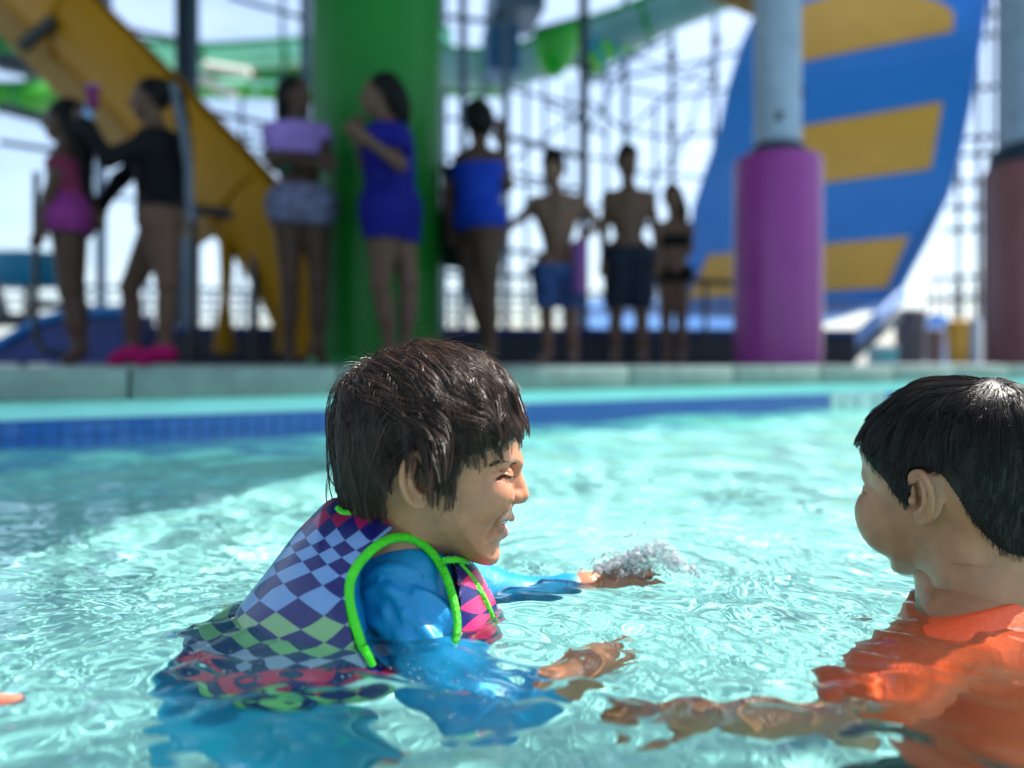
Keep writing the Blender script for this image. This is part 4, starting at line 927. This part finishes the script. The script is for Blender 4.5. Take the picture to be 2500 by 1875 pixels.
# ================= boy in the orange rash guard
az = math.atan2(.813, -.583)                               # the way he faces
b2 = empty('person', (.46, .86, -.2), 'boy with short dark hair in an orange rash guard, turned away at the right edge', 'person')
fd2 = head_field(False, neck=((1000, 1250), (985, 1420)))
fd2b = Field((-.115, -.09, -.17), (.103, .09, .108), .0013); 
X, Y, Z = np.meshgrid(*fd2b.ax, indexing='ij'); fd2b.d = np.where(Z >= -.12, fd2.sample(np.stack([X, Y, Z], -1).reshape(-1, 3)).reshape(X.shape), .25).astype(np.float32)
fd2b.cap(Lp(1000, 1245, 0), np.array([-.045, 0, -.20]), .045, .050, k=.03)
for s_ in (-1, 1): fd2b.ell(Lp(1192, 1250, -.036)*[1, -s_, 1], (.026, .019, .030), k=.02)
fd2 = fd2b; hv2, hf2 = fd2.nets()
Rz = np.array(Matrix.Rotation(az, 3, 'Z') @ Matrix.Rotation(R(3), 3, 'Y')); off2 = np.array([.462, .85, .180])
tr2 = lambda v: (v*1.03) @ Rz.T + off2
fwd2 = np.array([-.70, .714, 0]); left2 = np.array([-.714, -.70, 0])
nb = np.array([.492, .842, .052])
SL, ELb, WL = nb + left2*.130 + [0, 0, -.055], np.array([.262, .676, -.082]), np.array([.158, .674, -.060])
SR, ERb, WRb = nb - left2*.130 + [0, 0, -.045], np.array([.58, .98, -.26]), np.array([.50, 1.08, -.34])
def torso2(fd, g):
    Rm = np.stack([fwd2, left2, [0, 0, 1.0]])
    fd.ell(nb + [.0, .0, -.22], (.094+g, .126+g, .25+g), Rm, k=.03); fd.chain([SL, nb*.6+SL*.4+[0, 0, -.012], nb + [0, 0, -.035], nb*.6+SR*.4+[0, 0, -.01], SR], [.044+g, .046+g, .05+g, .046+g, .044+g], k=.035)
    fd.cap(nb + [0, 0, -.05], nb + [-.02, .02, .018], .052+g, .045+g, k=.02); return fd
fb2 = Field((.16, .55, -.48), (.80, 1.20, .10), .005); torso2(fb2, 0); fb2.chain([SL, ELb, WL], [.036, .028, .021], k=.02).chain([SR, ERb, WRb], [.036, .028, .021], k=.02)
fh3 = Field((.02, .59, -.13), (.24, .76, .04), .0016); fh3.cap(ELb*.3+WL*.7, WL, .0215, .019, k=.01); fingers(fh3, WL, (-.98, .1, .05), (.1, -.3, .9), .74, (.35, .3, .35, .4), .14, thumb=-1)
v, f = merge_mesh([(tr2(hv2), hf2), fb2.nets(), fh3.nets()]); body2 = link('body', mesh_arrays('body', v, f), M_skin2, b2)
M_org = mat('coral orange rash guard', srgb(255, 92, 44), .5, var=.10, scale=9, bump=.2, bscale=200, spec=.4, sss=0)
fo = Field((.16, .55, -.48), (.80, 1.20, .12), .0028); torso2(fo, .006); fo.ell(nb + left2*.085 - fwd2*.05 + [0, 0, -.19], (.07, .085, .13), np.stack([fwd2, left2, [0, 0, 1.0]]), k=.05); fo.chain([SL, SL*.4+ELb*.6], [.054, .050], k=.025).chain([SR, SR*.4+ERb*.6], [.052, .046], k=.025)
X, Y, Z = np.meshgrid(*fo.ax, indexing='ij'); fo.d = np.maximum(fo.d, (Z - (nb[2] + .004 + .30*((X-nb[0])*-fwd2[0] + (Y-nb[1])*-fwd2[1])))).astype(np.float32)
# soft creases running down from the collar
for i in range(7):
    a = -.09 + .032*i; p0 = nb + left2*(.01+a*.35) - fwd2*.04; p1 = nb + left2*(.02+a) - fwd2*.10 + [0, 0, -.12]
    fo.chain(spline([p0, (p0+p1)/2 + left2*.008 - fwd2*.014, p1], 6), [.0025, .0036, .004, .0036, .003, .002], k=.010)
shirt2 = fo.build('rash_guard', M_org, b2)
ring = []
for t in np.linspace(0, 2*math.pi, 40, endpoint=False):
    d = left2*math.sin(t) - fwd2*math.cos(t); o_ = nb + [0, 0, 0]; rr_ = .046
    z = nb[2] + .004 + .30*(-fwd2 @ (d*rr_)); ring.append([nb[0]+d[0]*rr_, nb[1]+d[1]*rr_, z])
ring = np.array(ring)
for i in range(len(ring)):
    c0 = np.array([nb[0], nb[1], ring[i,2]]); d = ring[i]-c0; L = .02
    while L < .09 and fo.sample((c0 + d/np.linalg.norm(d)*L - [0, 0, .002])[None])[0] < 0: L += .001
    ring[i] = c0 + d/np.linalg.norm(d)*min(L, .07)
mb = MB(); mb.tube(ring, .0052, 8, closed=True); mb.build('collar', M_org, shirt2, smooth=True)
fs2 = Field((.26, .65, -.66), (.76, 1.1, -.24), .007)
for s_ in (-1, 1):
    h0 = nb + left2*.06*s_ + [.0, .0, -.42]; fs2.chain([h0, h0 + fwd2*.10 + [0, 0, -.16]], [.07, .065], k=.02)
fs2.build('swim_shorts', mat('shadow grey swim shorts', srgb(40, 52, 60), .6), b2)  # dark grey stands in for the shadow under the water here
# short hair, longer on top
hl2 = spline([(1290,1015),(1262,1020),(1225,1042),(1180,1085),(1140,1120),(1108,1165),(1082,1172),(1052,1110),(1000,1095),(965,1150),(930,1235),(880,1285),(780,1290)], 70)
h2x, h2z = np.array([Lh(*q)[0] for q in hl2]), np.array([Lh(*q)[1] for q in hl2]); o_ = np.argsort(h2x); h2x, h2z = h2x[o_], h2z[o_]
def scalp2(c): return (c[:, 2] > np.interp(c[:, 0], h2x, h2z)) & (np.abs(c[:, 1]) < .0745)
cap_f = hf2[scalp2(hv2[hf2].mean(1) - [0, 0, .003])]; used = np.unique(cap_f); rm = np.full(len(hv2), -1); rm[used] = np.arange(len(used)); cap_v = hv2[used] + fd2.grad(hv2[used])*.0012
rt = scalp_roots(hv2, hf2, fd2, scalp2, 9000, 41); top = rt[:, 2] > .052
crown2 = np.array([-.055, .012, .10])
def flow2(p, t):
    d = p - crown2; d /= np.linalg.norm(d, axis=1)[:, None]+1e-6; tp_ = np.clip((p[:, 2:3]-.04)/.04, 0, 1)
    return d + np.stack([.35*np.sin(p[:,1]*60+p[:,0]*40), .35*np.sin(p[:,0]*70), 0*p[:,0]], 1)*tp_ + np.array([.05, 0, -1])*(1-tp_)*1.2
A = sheet_strands(fd2, rt[~top], crown2, lambda q: np.where((q[:,0] > -.034) & (q[:,0] < .006) & (np.abs(q[:,1]) > .05), .002, np.interp(q[:,0], h2x, h2z) - .004), .0028, 5, .4, .0026, 900, 1.5, .35, 51, flow2, .5)
B = sheet_strands(fd2, rt[top], crown2, lambda q: np.interp(q[:,0], h2x, h2z) - .004, .0058, 9, .3, lambda q, t: .0022+.0042*t+.0014*np.sin(q[:,0]*90), 240, 1.3, .72, 52, flow2, .5)
S = np.concatenate([A, B]); rad = np.linspace(1, .4, 12)[None, :]*np.concatenate([rl.uniform(.00022, .00036, len(A)), rl.uniform(.00028, .00042, len(B))])[:, None]
sv, sf = strands_mesh(S, rad); v, f = merge_mesh([(cap_v, rm[cap_f]), (sv, sf)]); link('hair', mesh_arrays('hair', tr2(v), f), M_hair2, b2)
lash = []
for i in range(14):
    t = i/13; q = Lp(1236+8*t, 1160, 0); p = np.array([q[0], .034-.012*t, q[2]]); p[1] = .036 - .014*t
    lash.append([p + np.array([.5, .5, .1])*.008*s for s in np.linspace(0, 1, 5)])
v, f = strands_mesh(np.array(lash), np.full((14, 5), .0002)); link('eyelashes', mesh_arrays('eyelashes', tr2(v), f), M_hair2, b2)
for o in list(b1.children) + list(b2.children) + list(vest.children): o.cycles.is_caustics_receiver = True

# drops of water left on the two faces
rdp = np.random.default_rng(61)
def face_drops(v, f, mask, n, T, parent):
    r = scalp_roots(v, f, None, mask, n, 62); bm = bmesh.new(); bmesh.ops.create_icosphere(bm, subdivisions=1, radius=1); bm.verts.index_update()
    iv_ = np.array([q.co[:] for q in bm.verts]); if0 = np.array([[q.index for q in p.verts] for p in bm.faces]); bm.free(); rr_ = rdp.uniform(.0003, .0008, n)
    V = (r[:, None] + iv_[None]*rr_[:, None, None]*[1, 1, 1.25]).reshape(-1, 3); Fc = (if0[None] + (np.arange(n)*len(iv_))[:, None, None]).reshape(-1, 3)
    m = bpy.data.materials.new('water drop'); m.use_nodes = True; b = m.node_tree.nodes['Principled BSDF']; b.inputs['Roughness'].default_value = .03; b.inputs['IOR'].default_value = 1.33; b.inputs['Transmission Weight'].default_value = 1
    tag(link('face_drops', mesh_arrays('face_drops', T(V), Fc), m, parent), kind='stuff')
face_drops(hv, hf, lambda c: (c[:,0] > .03) & (c[:,2] < .02) & (c[:,1] < 0), 46, lambda v: v + off, b1)
face_drops(hv2, hf2, lambda c: (c[:,0] > .0) & (c[:,2] < .03) & (c[:,2] > -.1) & (c[:,1] > .02), 46, tr2, b2)
# ------------------------------------------------------------------ the people waiting on the deck
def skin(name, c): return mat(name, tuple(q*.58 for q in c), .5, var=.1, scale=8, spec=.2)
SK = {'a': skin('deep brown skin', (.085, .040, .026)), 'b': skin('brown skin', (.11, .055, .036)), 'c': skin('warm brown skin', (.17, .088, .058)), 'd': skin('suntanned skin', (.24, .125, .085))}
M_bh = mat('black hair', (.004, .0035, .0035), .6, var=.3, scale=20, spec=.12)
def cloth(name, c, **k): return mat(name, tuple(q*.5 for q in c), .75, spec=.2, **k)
def bg_person(label, Y, H, J, sk, clothes=(), hair=None, dressed=(), girl=False):
    """J: joints by photo position (px, py[, metres nearer(-)/farther(+)]); clothes: (name, pieces, top py, bottom py, offset, material)"""
    s = H/1.65
    def Q(k): q = J[k]; return P(q[0], q[1], Y + (q[2] if len(q) > 2 else 0))
    root = empty('person', (P(J['hipL'][0], 887, Y)[0], Y, ZD), label, 'person', 'people waiting on the deck beyond the pool')
    pts = np.array([Q(k) for k in J if k not in ('face', '_fat')]); lo = pts.min(0) - .17*s; hi = pts.max(0) + .17*s; lo[2] = ZD - .02
    h = .0085
    mk = lambda: Field(lo, hi, h)
    T, A, L, Hd = mk(), mk(), mk(), mk()
    shL, shR, hL, hR = Q('shL'), Q('shR'), Q('hipL'), Q('hipR'); nk, hd = Q('neck'), Q('head')
    wst = (hL+hR)/2*.45 + (shL+shR)/2*.55
    fat = J.get('_fat', (1,))[0] if '_fat' in J else 1
    T.chain([shL, (shL+shR)/2, shR], [.052*s, .075*s, .052*s], k=.05)
    T.cap((shL+shR)/2 - [0, 0, .06*s], wst, .100*s*fat, .088*s*fat, k=.06).cap(shL*.75+nk*.25-[0,0,.08*s], hL*.4+wst*.6, .07*s*fat, .06*s*fat, k=.05).cap(shR*.75+nk*.25-[0,0,.08*s], hR*.4+wst*.6, .07*s*fat, .06*s*fat, k=.05)
    T.cap(wst, (hL+hR)/2, .088*s*fat, .10*s*fat, k=.05).cap(hL, hR, .092*s*fat, .092*s*fat, k=.05).cap((shL+shR)/2, nk, .055*s, .046*s, k=.03)
    for sd in 'LR':
        sh, el, wr = Q('sh'+sd), Q('el'+sd), Q('wr'+sd); A.chain([sh, el, wr], [.047*s, .037*s, .026*s], k=.02)
        d = wr-el; d /= np.linalg.norm(d); sdv = np.cross(d, [0, 1, 0.2]); sdv /= np.linalg.norm(sdv) + 1e-6
        A.cap(wr, wr+d*.07*s, .030*s, .034*s, k=.02)
        for i, o in enumerate((-.027, -.009, .009, .027)): A.cap(wr+d*.07*s+sdv*o*s, wr+d*(.155-abs(o))*s+sdv*o*1.3*s, .0115*s, .0095*s, k=.006)
        A.cap(wr+d*.02*s+sdv*.025*s, wr+d*.075*s+sdv*.062*s, .013*s, .010*s, k=.01)
        hp, kn, an = Q('hip'+sd), Q('kn'+sd), Q('an'+sd)
        L.cap(hp, kn, .090*s*fat, .056*s, k=.04).cap(kn, an, .054*s, .034*s, k=.02).cap(kn*.68+an*.32+[0, .02, 0], kn*.4+an*.6, .053*s, .042*s, k=.03)
        to = Q('to'+sd); an2 = an.copy(); an2[2] = max(ZD+.07*s, an[2]); to[2] = ZD+.025*s; L.cap(an, an2, .035*s, .036*s, k=.02).cap(an2-[0,0,.03*s], to, .036*s, .026*s, k=.02)
    fx = J['face'][0]; fy = J['face'][1]; fwd = np.array([fx, fy, 0.0]); fwd /= np.linalg.norm(fwd); side = np.array([-fwd[1], fwd[0], 0])
    Rm = np.stack([fwd, side, [0, 0, 1.0]]); hs = s**.45
    Hd.ell(hd+[0,0,.02*hs], (.092*hs, .073*hs, .098*hs), Rm, k=.03).ell(hd+fwd*.03*hs-[0,0,.055*hs], (.058*hs, .052*hs, .062*hs), Rm, k=.03)
    Hd.cap(hd+fwd*.088*hs+[0,0,.0], hd+fwd*.106*hs-[0,0,.028*hs], .010*hs, .014*hs, k=.012).cap(hd-fwd*.01-[0,0,.06*hs], nk, .047*s, .048*s, k=.03)
    for o in (-1, 1): Hd.ell(hd+side*o*.074*hs-[0,0,.01], (.016, .010, .030), Rm, k=.008)
    B = mk(); B.d = smin(smin(T.d, L.d, .05), smin(A.d, Hd.d, .02), .025).astype(np.float32)
    B.build('body', SK[sk], root)
    ZZ = np.broadcast_to(B.ax[2][None, None, :], B.d.shape)
    for nm, pieces, y0, y1, off, m in clothes:
        c = mk(); D = {'T': T.d, 'A': A.d, 'L': L.d, 'H': Hd.d}
        for p_ in pieces: c.d = smin(c.d, D[p_], .05)
        z0, z1 = P(0, y0, Y)[2], P(0, y1, Y)[2]
        c.d = np.maximum(c.d - off, np.maximum(ZZ - z0, z1 - ZZ)).astype(np.float32)
        c.build(nm, m, root)
    if hair:
        hf_ = mk(); hf_.ell(hd - fwd*.018*hs + [0,0,.034*hs], (.098*hs, .085*hs, .100*hs), Rm, k=.02)
        XX, YY, Z_ = np.meshgrid(*hf_.ax, indexing='ij'); cutf = (XX-hd[0])*fwd[0] + (YY-hd[1])*fwd[1] - .045*hs + np.clip(hd[2]+.05*hs - Z_, 0, 1)*.9
        hf_.d = np.maximum(hf_.d, cutf).astype(np.float32)
        for seg in hair:
            if len(seg) == 3: pp, r0, r1 = seg; hf_.chain(spline([P(q[0], q[1], Y+(q[2] if len(q) > 2 else 0)) for q in pp], 8), np.linspace(r0, r1, 8), k=.03)
        hf_.build('hair', M_bh, root)
    return root, s, Q
M_pinks = cloth('faded pink swimwear', srgb(150, 48, 92), var=.35, scale=9); M_skirt = cloth('magenta print skirt', srgb(168, 60, 150), var=.5, scale=14)
M_blk = cloth('black swim fabric', srgb(10, 11, 20), var=.2); M_lav = cloth('lavender stretch fabric', srgb(178, 140, 226), var=.3, scale=7); M_vio = cloth('violet sleeve fabric', srgb(120, 60, 150), var=.2)
M_shw = cloth('white floral short fabric', srgb(128, 126, 160), var=.6, scale=22); M_navy = cloth('royal blue dress fabric', srgb(16, 18, 142), var=.15); M_brb = cloth('bright blue swimsuit fabric', srgb(10, 66, 200), var=.12)
M_tie = cloth('tie dyed blue fabric', srgb(70, 100, 165), var=.7, scale=12); M_brd = cloth('charcoal board short fabric', srgb(34, 44, 64), var=.6, scale=10); M_hot = cloth('hot pink rubber', srgb(205, 0, 110), var=.1)
M_tow = cloth('pale grey towelling', srgb(120, 130, 146), var=.2); M_dgr = cloth('dark green towelling', srgb(8, 40, 36), var=.3); M_prp = cloth('lilac towelling', srgb(176, 112, 196), var=.25); M_aqua = cloth('aqua wristband', srgb(40, 140, 120))
# girl in pink, far left
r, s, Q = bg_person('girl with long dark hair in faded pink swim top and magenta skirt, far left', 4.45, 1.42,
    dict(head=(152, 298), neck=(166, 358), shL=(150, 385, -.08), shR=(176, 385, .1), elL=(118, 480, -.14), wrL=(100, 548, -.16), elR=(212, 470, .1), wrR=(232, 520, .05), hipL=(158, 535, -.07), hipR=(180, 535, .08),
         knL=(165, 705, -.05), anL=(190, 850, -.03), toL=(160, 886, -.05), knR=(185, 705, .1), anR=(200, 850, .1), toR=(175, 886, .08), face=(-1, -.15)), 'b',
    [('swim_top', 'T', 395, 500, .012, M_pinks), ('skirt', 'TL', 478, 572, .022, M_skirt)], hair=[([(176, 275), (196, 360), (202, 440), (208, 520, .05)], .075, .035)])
# woman in black
r, s, Q = bg_person('woman in a black long-sleeved swimsuit with a long ponytail and hot pink shoes', 4.6, 1.66,
    dict(head=(366, 246), neck=(382, 312), shL=(372, 345, -.15), shR=(400, 345, .15), elL=(262, 388, -.25), wrL=(222, 322, -.25), elR=(292, 440, .1), wrR=(246, 500, .1), hipL=(392, 535, -.1), hipR=(402, 535, .12),
         knL=(408, 690, -.12), anL=(402, 845, -.1), toL=(350, 886, -.14), knR=(318, 700, .15), anR=(325, 845, .15), toR=(285, 886, .12), face=(-1, -.3), _fat=(1.26,)), 'c',
    [('long_sleeve_swimsuit', 'TA', 322, 520, .012, M_blk)], hair=[([(395, 210), (432, 230), (448, 320), (455, 400), (452, 455)], .04, .03)])
ob = MB()
for (x0, y0, x1, y1) in ((405, 862, 352, 880), (330, 864, 282, 881)):
    a, b = P(x0, y0, 4.48), P(x1, y1, 4.46); ob = MB(); ob.tube(spline([a+[.04, 0, -.035], a+[0, 0, .0], (a+b)/2+[0, 0, .012], b, b+[-.03, 0, -.02]], 14), [.03, .052, .05, .048, .046, .045, .045, .044, .044, .043, .042, .04, .034, .02], 14); ob.build('shoe', M_hot, r, smooth=True)
G = [[P(x - 9, y, 4.36 + dz) + [0, 0, 0], P(x + 9, y, 4.35 + dz)] for x, y, dz in ((424, 205, 0), (434, 260, 0), (450, 330, -.03), (461, 410, -.05), (462, 480, -.05), (470, 540, -.04))]
ob = MB(); ob.sheet(np.array(G), .012); tag(ob.build('towel', M_tow, smooth=True), 'narrow pale grey towel hanging down the back of the woman in black', 'towel')
q = P(226, 242, 4.33); e = empty('drink_cup', tuple(q), 'pink cup held up between the girl in pink and the woman in black', 'cup')
ob = MB(); ob.lathe(tuple(q - [0, 0, .05]), [(.026, 0), (.030, .02), (.036, .11)], 20); ob.build('cup', cloth('rose pink plastic', srgb(150, 60, 120)), e, smooth=True)
ob = MB(); ob.lathe(tuple(q + [0, 0, .06]), [(.038, 0), (.038, .008), (.012, .018)], 20); ob.build('lid', M_lav, e, smooth=True)
q = P(214, 290, 4.36); e = empty('water_bottle', tuple(q), 'pale blue water bottle just below the raised pink cup', 'bottle')
ob = MB(); ob.lathe(tuple(q - [0, 0, .07]), [(.026, 0), (.030, .01), (.030, .10), (.014, .125), (.012, .14)], 20); ob.build('flask', mat('pale blue plastic', srgb(130, 170, 215), .3), e, smooth=True)
ob = MB(); ob.lathe(tuple(q + [0, 0, .07]), [(.015, 0), (.015, .02)], 16); ob.build('cap', mat('aqua cap plastic', srgb(60, 150, 150), .4), e, smooth=True)
# girl in lavender
r, s, Q = bg_person('girl in lavender crop top and white print shorts with folded arms', 4.75, 1.62,
    dict(head=(722, 238), neck=(722, 296), shL=(668, 322), shR=(778, 322, .1), elL=(672, 402, -.05), wrL=(772, 402, -.2), elR=(800, 398, .0), wrR=(700, 388, -.18), hipL=(702, 500), hipR=(770, 500, .05),
         knL=(708, 690), anL=(706, 848), toL=(716, 886, -.1), knR=(778, 690, .05), anR=(776, 848, .05), toR=(790, 886, -.05), face=(1, -.35), _fat=(1.08,)), 'a',
    [('crop_top', 'T', 298, 376, .014, M_lav), ('shorts', 'TL', 452, 548, .020, M_shw)], hair=[([(705, 220), (698, 270), (700, 330, .06)], .06, .04)])
for i, (a, b) in enumerate((((668, 318), (669, 350)), ((780, 318), (790, 350)))):
    ob = MB(); ob.tube([P(*a, 4.74 + .1*i), P(*b, 4.72+.08*i)], [.062, .058], 14); ob.build('puff_sleeve', M_vio if i == 0 else M_lav, r, smooth=True)
ob = MB(); c = P(700, 404, 4.62); ob.tube([c-[.012, 0, 0], c+[.012, 0, 0]], .043, 14); ob.build('wristband', M_aqua, r, smooth=True)
# woman in the blue dress
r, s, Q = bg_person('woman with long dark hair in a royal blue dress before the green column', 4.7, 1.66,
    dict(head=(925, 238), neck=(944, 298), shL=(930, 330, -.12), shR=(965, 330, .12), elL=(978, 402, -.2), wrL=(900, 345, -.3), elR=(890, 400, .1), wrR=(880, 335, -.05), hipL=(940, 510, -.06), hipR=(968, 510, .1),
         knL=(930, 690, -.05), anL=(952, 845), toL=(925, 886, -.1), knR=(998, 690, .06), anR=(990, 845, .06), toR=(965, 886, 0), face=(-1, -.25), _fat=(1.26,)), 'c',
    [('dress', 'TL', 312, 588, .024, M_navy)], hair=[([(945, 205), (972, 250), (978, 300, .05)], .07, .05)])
for a, b in (((958, 318, -.1), (972, 372, -.16)), ((905, 330, .1), (896, 385, .1))):
    ob = MB(); ob.tube([P(a[0], a[1], 4.7+a[2]), P(b[0], b[1], 4.7+b[2])], [.075, .07], 14); ob.build('sleeve', M_navy, r, smooth=True)
# woman in the bright blue swimsuit
r, s, Q = bg_person('woman in a bright blue one-piece swimsuit with one arm raised to her head', 5.1, 1.62,
    dict(head=(1172, 308), neck=(1170, 372), shL=(1128, 392, .06), shR=(1206, 388, -.05), elL=(1090, 470, .1), wrL=(1100, 545, .1), elR=(1240, 452, -.05), wrR=(1226, 350, -.05), hipL=(1152, 535, .08), hipR=(1188, 535, -.08),
         knL=(1150, 690, .12), anL=(1190, 840, .15), toL=(1172, 886, .1), knR=(1196, 710, -.05), anR=(1198, 850, -.04), toR=(1180, 886, -.1), face=(-.3, 1), _fat=(1.28,)), 'b',
    [('one_piece_swimsuit', 'T', 404, 566, .014, M_brb)], hair=[([(1165, 270), (1176, 300, -.05)], .075, .07)])
G = [[P(1078 + 4*math.sin(i), 400 + i*36, 5.35), P(1112, 404 + i*36, 5.30), P(1142 - 3*i*.4, 408+i*36, 5.36)] for i in range(8)]
ob = MB(); ob.sheet(np.array(G), .02); tag(ob.build('towel', M_dgr, smooth=True), 'dark green towel between the green column and the woman in bright blue', 'towel')
# shirtless boy
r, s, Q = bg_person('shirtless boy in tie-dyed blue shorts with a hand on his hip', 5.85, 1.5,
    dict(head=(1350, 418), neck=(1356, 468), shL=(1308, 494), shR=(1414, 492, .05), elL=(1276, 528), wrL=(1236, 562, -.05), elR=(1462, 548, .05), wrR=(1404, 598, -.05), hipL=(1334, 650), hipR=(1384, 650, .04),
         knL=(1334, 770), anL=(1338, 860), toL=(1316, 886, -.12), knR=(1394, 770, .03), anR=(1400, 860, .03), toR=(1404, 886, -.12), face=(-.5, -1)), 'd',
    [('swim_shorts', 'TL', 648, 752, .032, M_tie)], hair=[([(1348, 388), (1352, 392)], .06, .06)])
G = [[P(1398 + i*.8, 590+i*18, 5.72), P(1416, 586+i*18, 5.68), P(1432 - i*.5, 592+i*18, 5.74)] for i in range(8)]
ob = MB(); ob.sheet(np.array(G), .018); tag(ob.build('towel', M_prp, smooth=True), 'lilac towel hanging from the shirtless boy\'s hip', 'towel')
# young man
r, s, Q = bg_person('shirtless young man in dark board shorts standing with his arms down', 6.3, 1.68,
    dict(head=(1532, 402), neck=(1534, 452), shL=(1486, 482), shR=(1584, 482), elL=(1474, 565, .03), wrL=(1474, 632, -.03), elR=(1602, 560, .03), wrR=(1604, 630, -.03), hipL=(1510, 618), hipR=(1560, 618),
         knL=(1504, 762), anL=(1502, 862), toL=(1498, 886, -.15), knR=(1566, 762), anR=(1568, 862), toR=(1574, 886, -.15), face=(.35, -1)), 'c',
    [('board_shorts', 'TL', 604, 752, .034, M_brd)], hair=[([(1530, 372), (1534, 376)], .06, .06)])
# girl in the black bikini
r, s, Q = bg_person('small girl with long hair in a black bikini beside the striped slide', 6.8, 1.46,
    dict(head=(1642, 486), neck=(1644, 530), shL=(1606, 556), shR=(1680, 556), elL=(1604, 612), wrL=(1634, 640, -.1), elR=(1684, 610), wrR=(1660, 640, -.1), hipL=(1626, 668), hipR=(1664, 668),
         knL=(1626, 780), anL=(1630, 862), toL=(1624, 886, -.12), knR=(1664, 780), anR=(1664, 862), toR=(1662, 886, -.12), face=(-.2, -1)), 'd',
    [('bikini_top', 'T', 575, 606, .012, M_blk), ('bikini_bottom', 'TL', 648, 690, .012, M_blk)], hair=[([(1640, 465), (1662, 510, .05), (1664, 570, .06)], .06, .045)])
# ------------------------------------------------------------------ splash, foam and bubbles
M_foam = bpy.data.materials.new('splashing water'); M_foam.use_nodes = True; nt = M_foam.node_tree; b_ = nt.nodes['Principled BSDF']
b_.inputs['Base Color'].default_value = (.96, .99, 1, 1); b_.inputs['Roughness'].default_value = .05; b_.inputs['IOR'].default_value = 1.33; b_.inputs['Transmission Weight'].default_value = .78
def ico(sub):
    bm = bmesh.new(); bmesh.ops.create_icosphere(bm, subdivisions=sub, radius=1); bm.verts.index_update()
    v = np.array([q.co[:] for q in bm.verts]); f = np.array([[q.index for q in p.verts] for p in bm.faces]); bm.free(); return v, f
iv, if_ = ico(1)
def drops(name, C_, Rr, m, flat=1.0, stretch=0.0):
    d = rd.normal(0, 1, (len(C_), 3)); d /= np.linalg.norm(d, axis=1)[:, None]; k = rd.exponential(1.0, len(C_))*stretch
    V = iv[None]*Rr[:, None, None]*np.array([1, 1, flat]); V = V + d[:, None, :]*np.sum(V*d[:, None, :], 2)[..., None]*k[:, None, None]
    V = (C_[:, None, :] + V).reshape(-1, 3)
    Fc = (if_[None] + (np.arange(len(C_))*len(iv))[:, None, None]).reshape(-1, 3); me = mesh_arrays(name, V, Fc); return link(name, me, m)
rd = np.random.default_rng(9)
fsp = Field((.07, .915, WZ-.008), (.235, .99, WZ+.062), .00085)
def crest(x): return np.interp(x, [.095, .115, .14, .165, .185, .20, .215], [.003, .012, .026, .040, .030, .010, .002])
for i in range(330):
    x = rd.uniform(.098, .212); z = crest(x)*rd.random()**.8; y = .95 + rd.normal(0, .0085)*(1.25 - z/.05)
    fsp.ell((x, y, WZ + z), np.array([rd.uniform(.0016, .0058), rd.uniform(.0012, .0035), rd.uniform(.0012, .0040)]), k=.0022, m=.012)
for i in range(300):
    x = rd.uniform(.098, .212); z = crest(x)*rd.random(); fsp.ell((x, .95 + rd.normal(-.004, .009), WZ + z), np.array([1, 1, 1])*rd.uniform(.0014, .0036), k=.0008, op='s', m=.006)
for i in range(16):
    x = rd.uniform(.13, .20); z = crest(x)*.9; p = np.array([x, .95 + rd.normal(0, .006), WZ + z]); d = np.array([rd.normal(.1, .5), rd.normal(0, .3), 1.0]); fsp.chain([p - d*.004, p + d*.003, p + d*.003 + [.002, 0, .002]], [.0018, .0009, .0007], k=.002, m=.012)
vs_, fs_ = fsp.nets()
n = 520; u = rd.normal(0, 1, n); C_ = np.stack([.150 + u*.034, .950 + rd.normal(0, .016, n), WZ + .002 + np.abs(rd.normal(0, 1, n))*.022*np.exp(-u*u*.4)], 1)
dm = drops('water_splash', C_, rd.uniform(.0003, .0010, n)*rd.choice([1, 1, 1, 2.0], n), M_foam, stretch=1.6)
me2 = mesh_arrays('sheet', vs_, fs_); bm = bmesh.new(); bm.from_mesh(dm.data); bm.from_mesh(me2)
for fc in bm.faces: fc.smooth = True
bm.to_mesh(dm.data); bm.free(); bpy.data.meshes.remove(me2)
tag(dm, 'white splash of water thrown up over the far outstretched hand', 'splash', kind='stuff')
n = 150; t = rd.random(n)
C1 = np.stack([-.27 + .32*t + rd.normal(0, .010, n), .655 + rd.normal(0, .022, n) - .02*t, WZ + rd.uniform(-.001, .003, n)], 1)
C2 = np.stack([.30 + rd.normal(0, .05, 200), 1.02 + rd.normal(0, .03, 200), WZ + rd.uniform(0, .003, 200)], 1)
Cb = np.concatenate([C1, C2]); tag(drops('water_drops', Cb, rd.uniform(.0003, .0010, len(Cb)), M_foam), 'scattered drops and froth along the waterline of the boys', 'water drops', kind='stuff')
M_bub = bpy.data.materials.new('bubble'); M_bub.use_nodes = True; b_ = M_bub.node_tree.nodes['Principled BSDF']; b_.inputs['Roughness'].default_value = .02; b_.inputs['IOR'].default_value = 1.12; b_.inputs['Transmission Weight'].default_value = 1
n = 60; Cb = np.stack([rd.uniform(-.38, .30, n), rd.uniform(.56, .85, n), np.full(n, WZ+.0005)], 1); tag(drops('bubbles', Cb, rd.uniform(.0012, .0034, n), M_bub, .6), 'small clear bubbles floating on the near water', 'bubbles', kind='stuff')

e = empty('pool_float', (-.45, .58, WZ), 'short salmon pink float lying on the water at the left edge', 'float')
fdf = Field((-.62, .52, WZ-.03), (-.32, .64, WZ+.03), .0018); fdf.chain(spline([(-.60, .60, WZ+.001), (-.45, .585, WZ+.003), (-.352, .581, WZ+.001)], 6), [.0065]*6, k=.004)
for i in range(9): fdf.ell((-.37-.025*i, .582+.0022*i, WZ+.002), (.004, .0078, .0078), k=.003)
fdf.build('foam_stick', mat('salmon foam', srgb(236, 120, 92), .6, bump=.3, bscale=400), e)
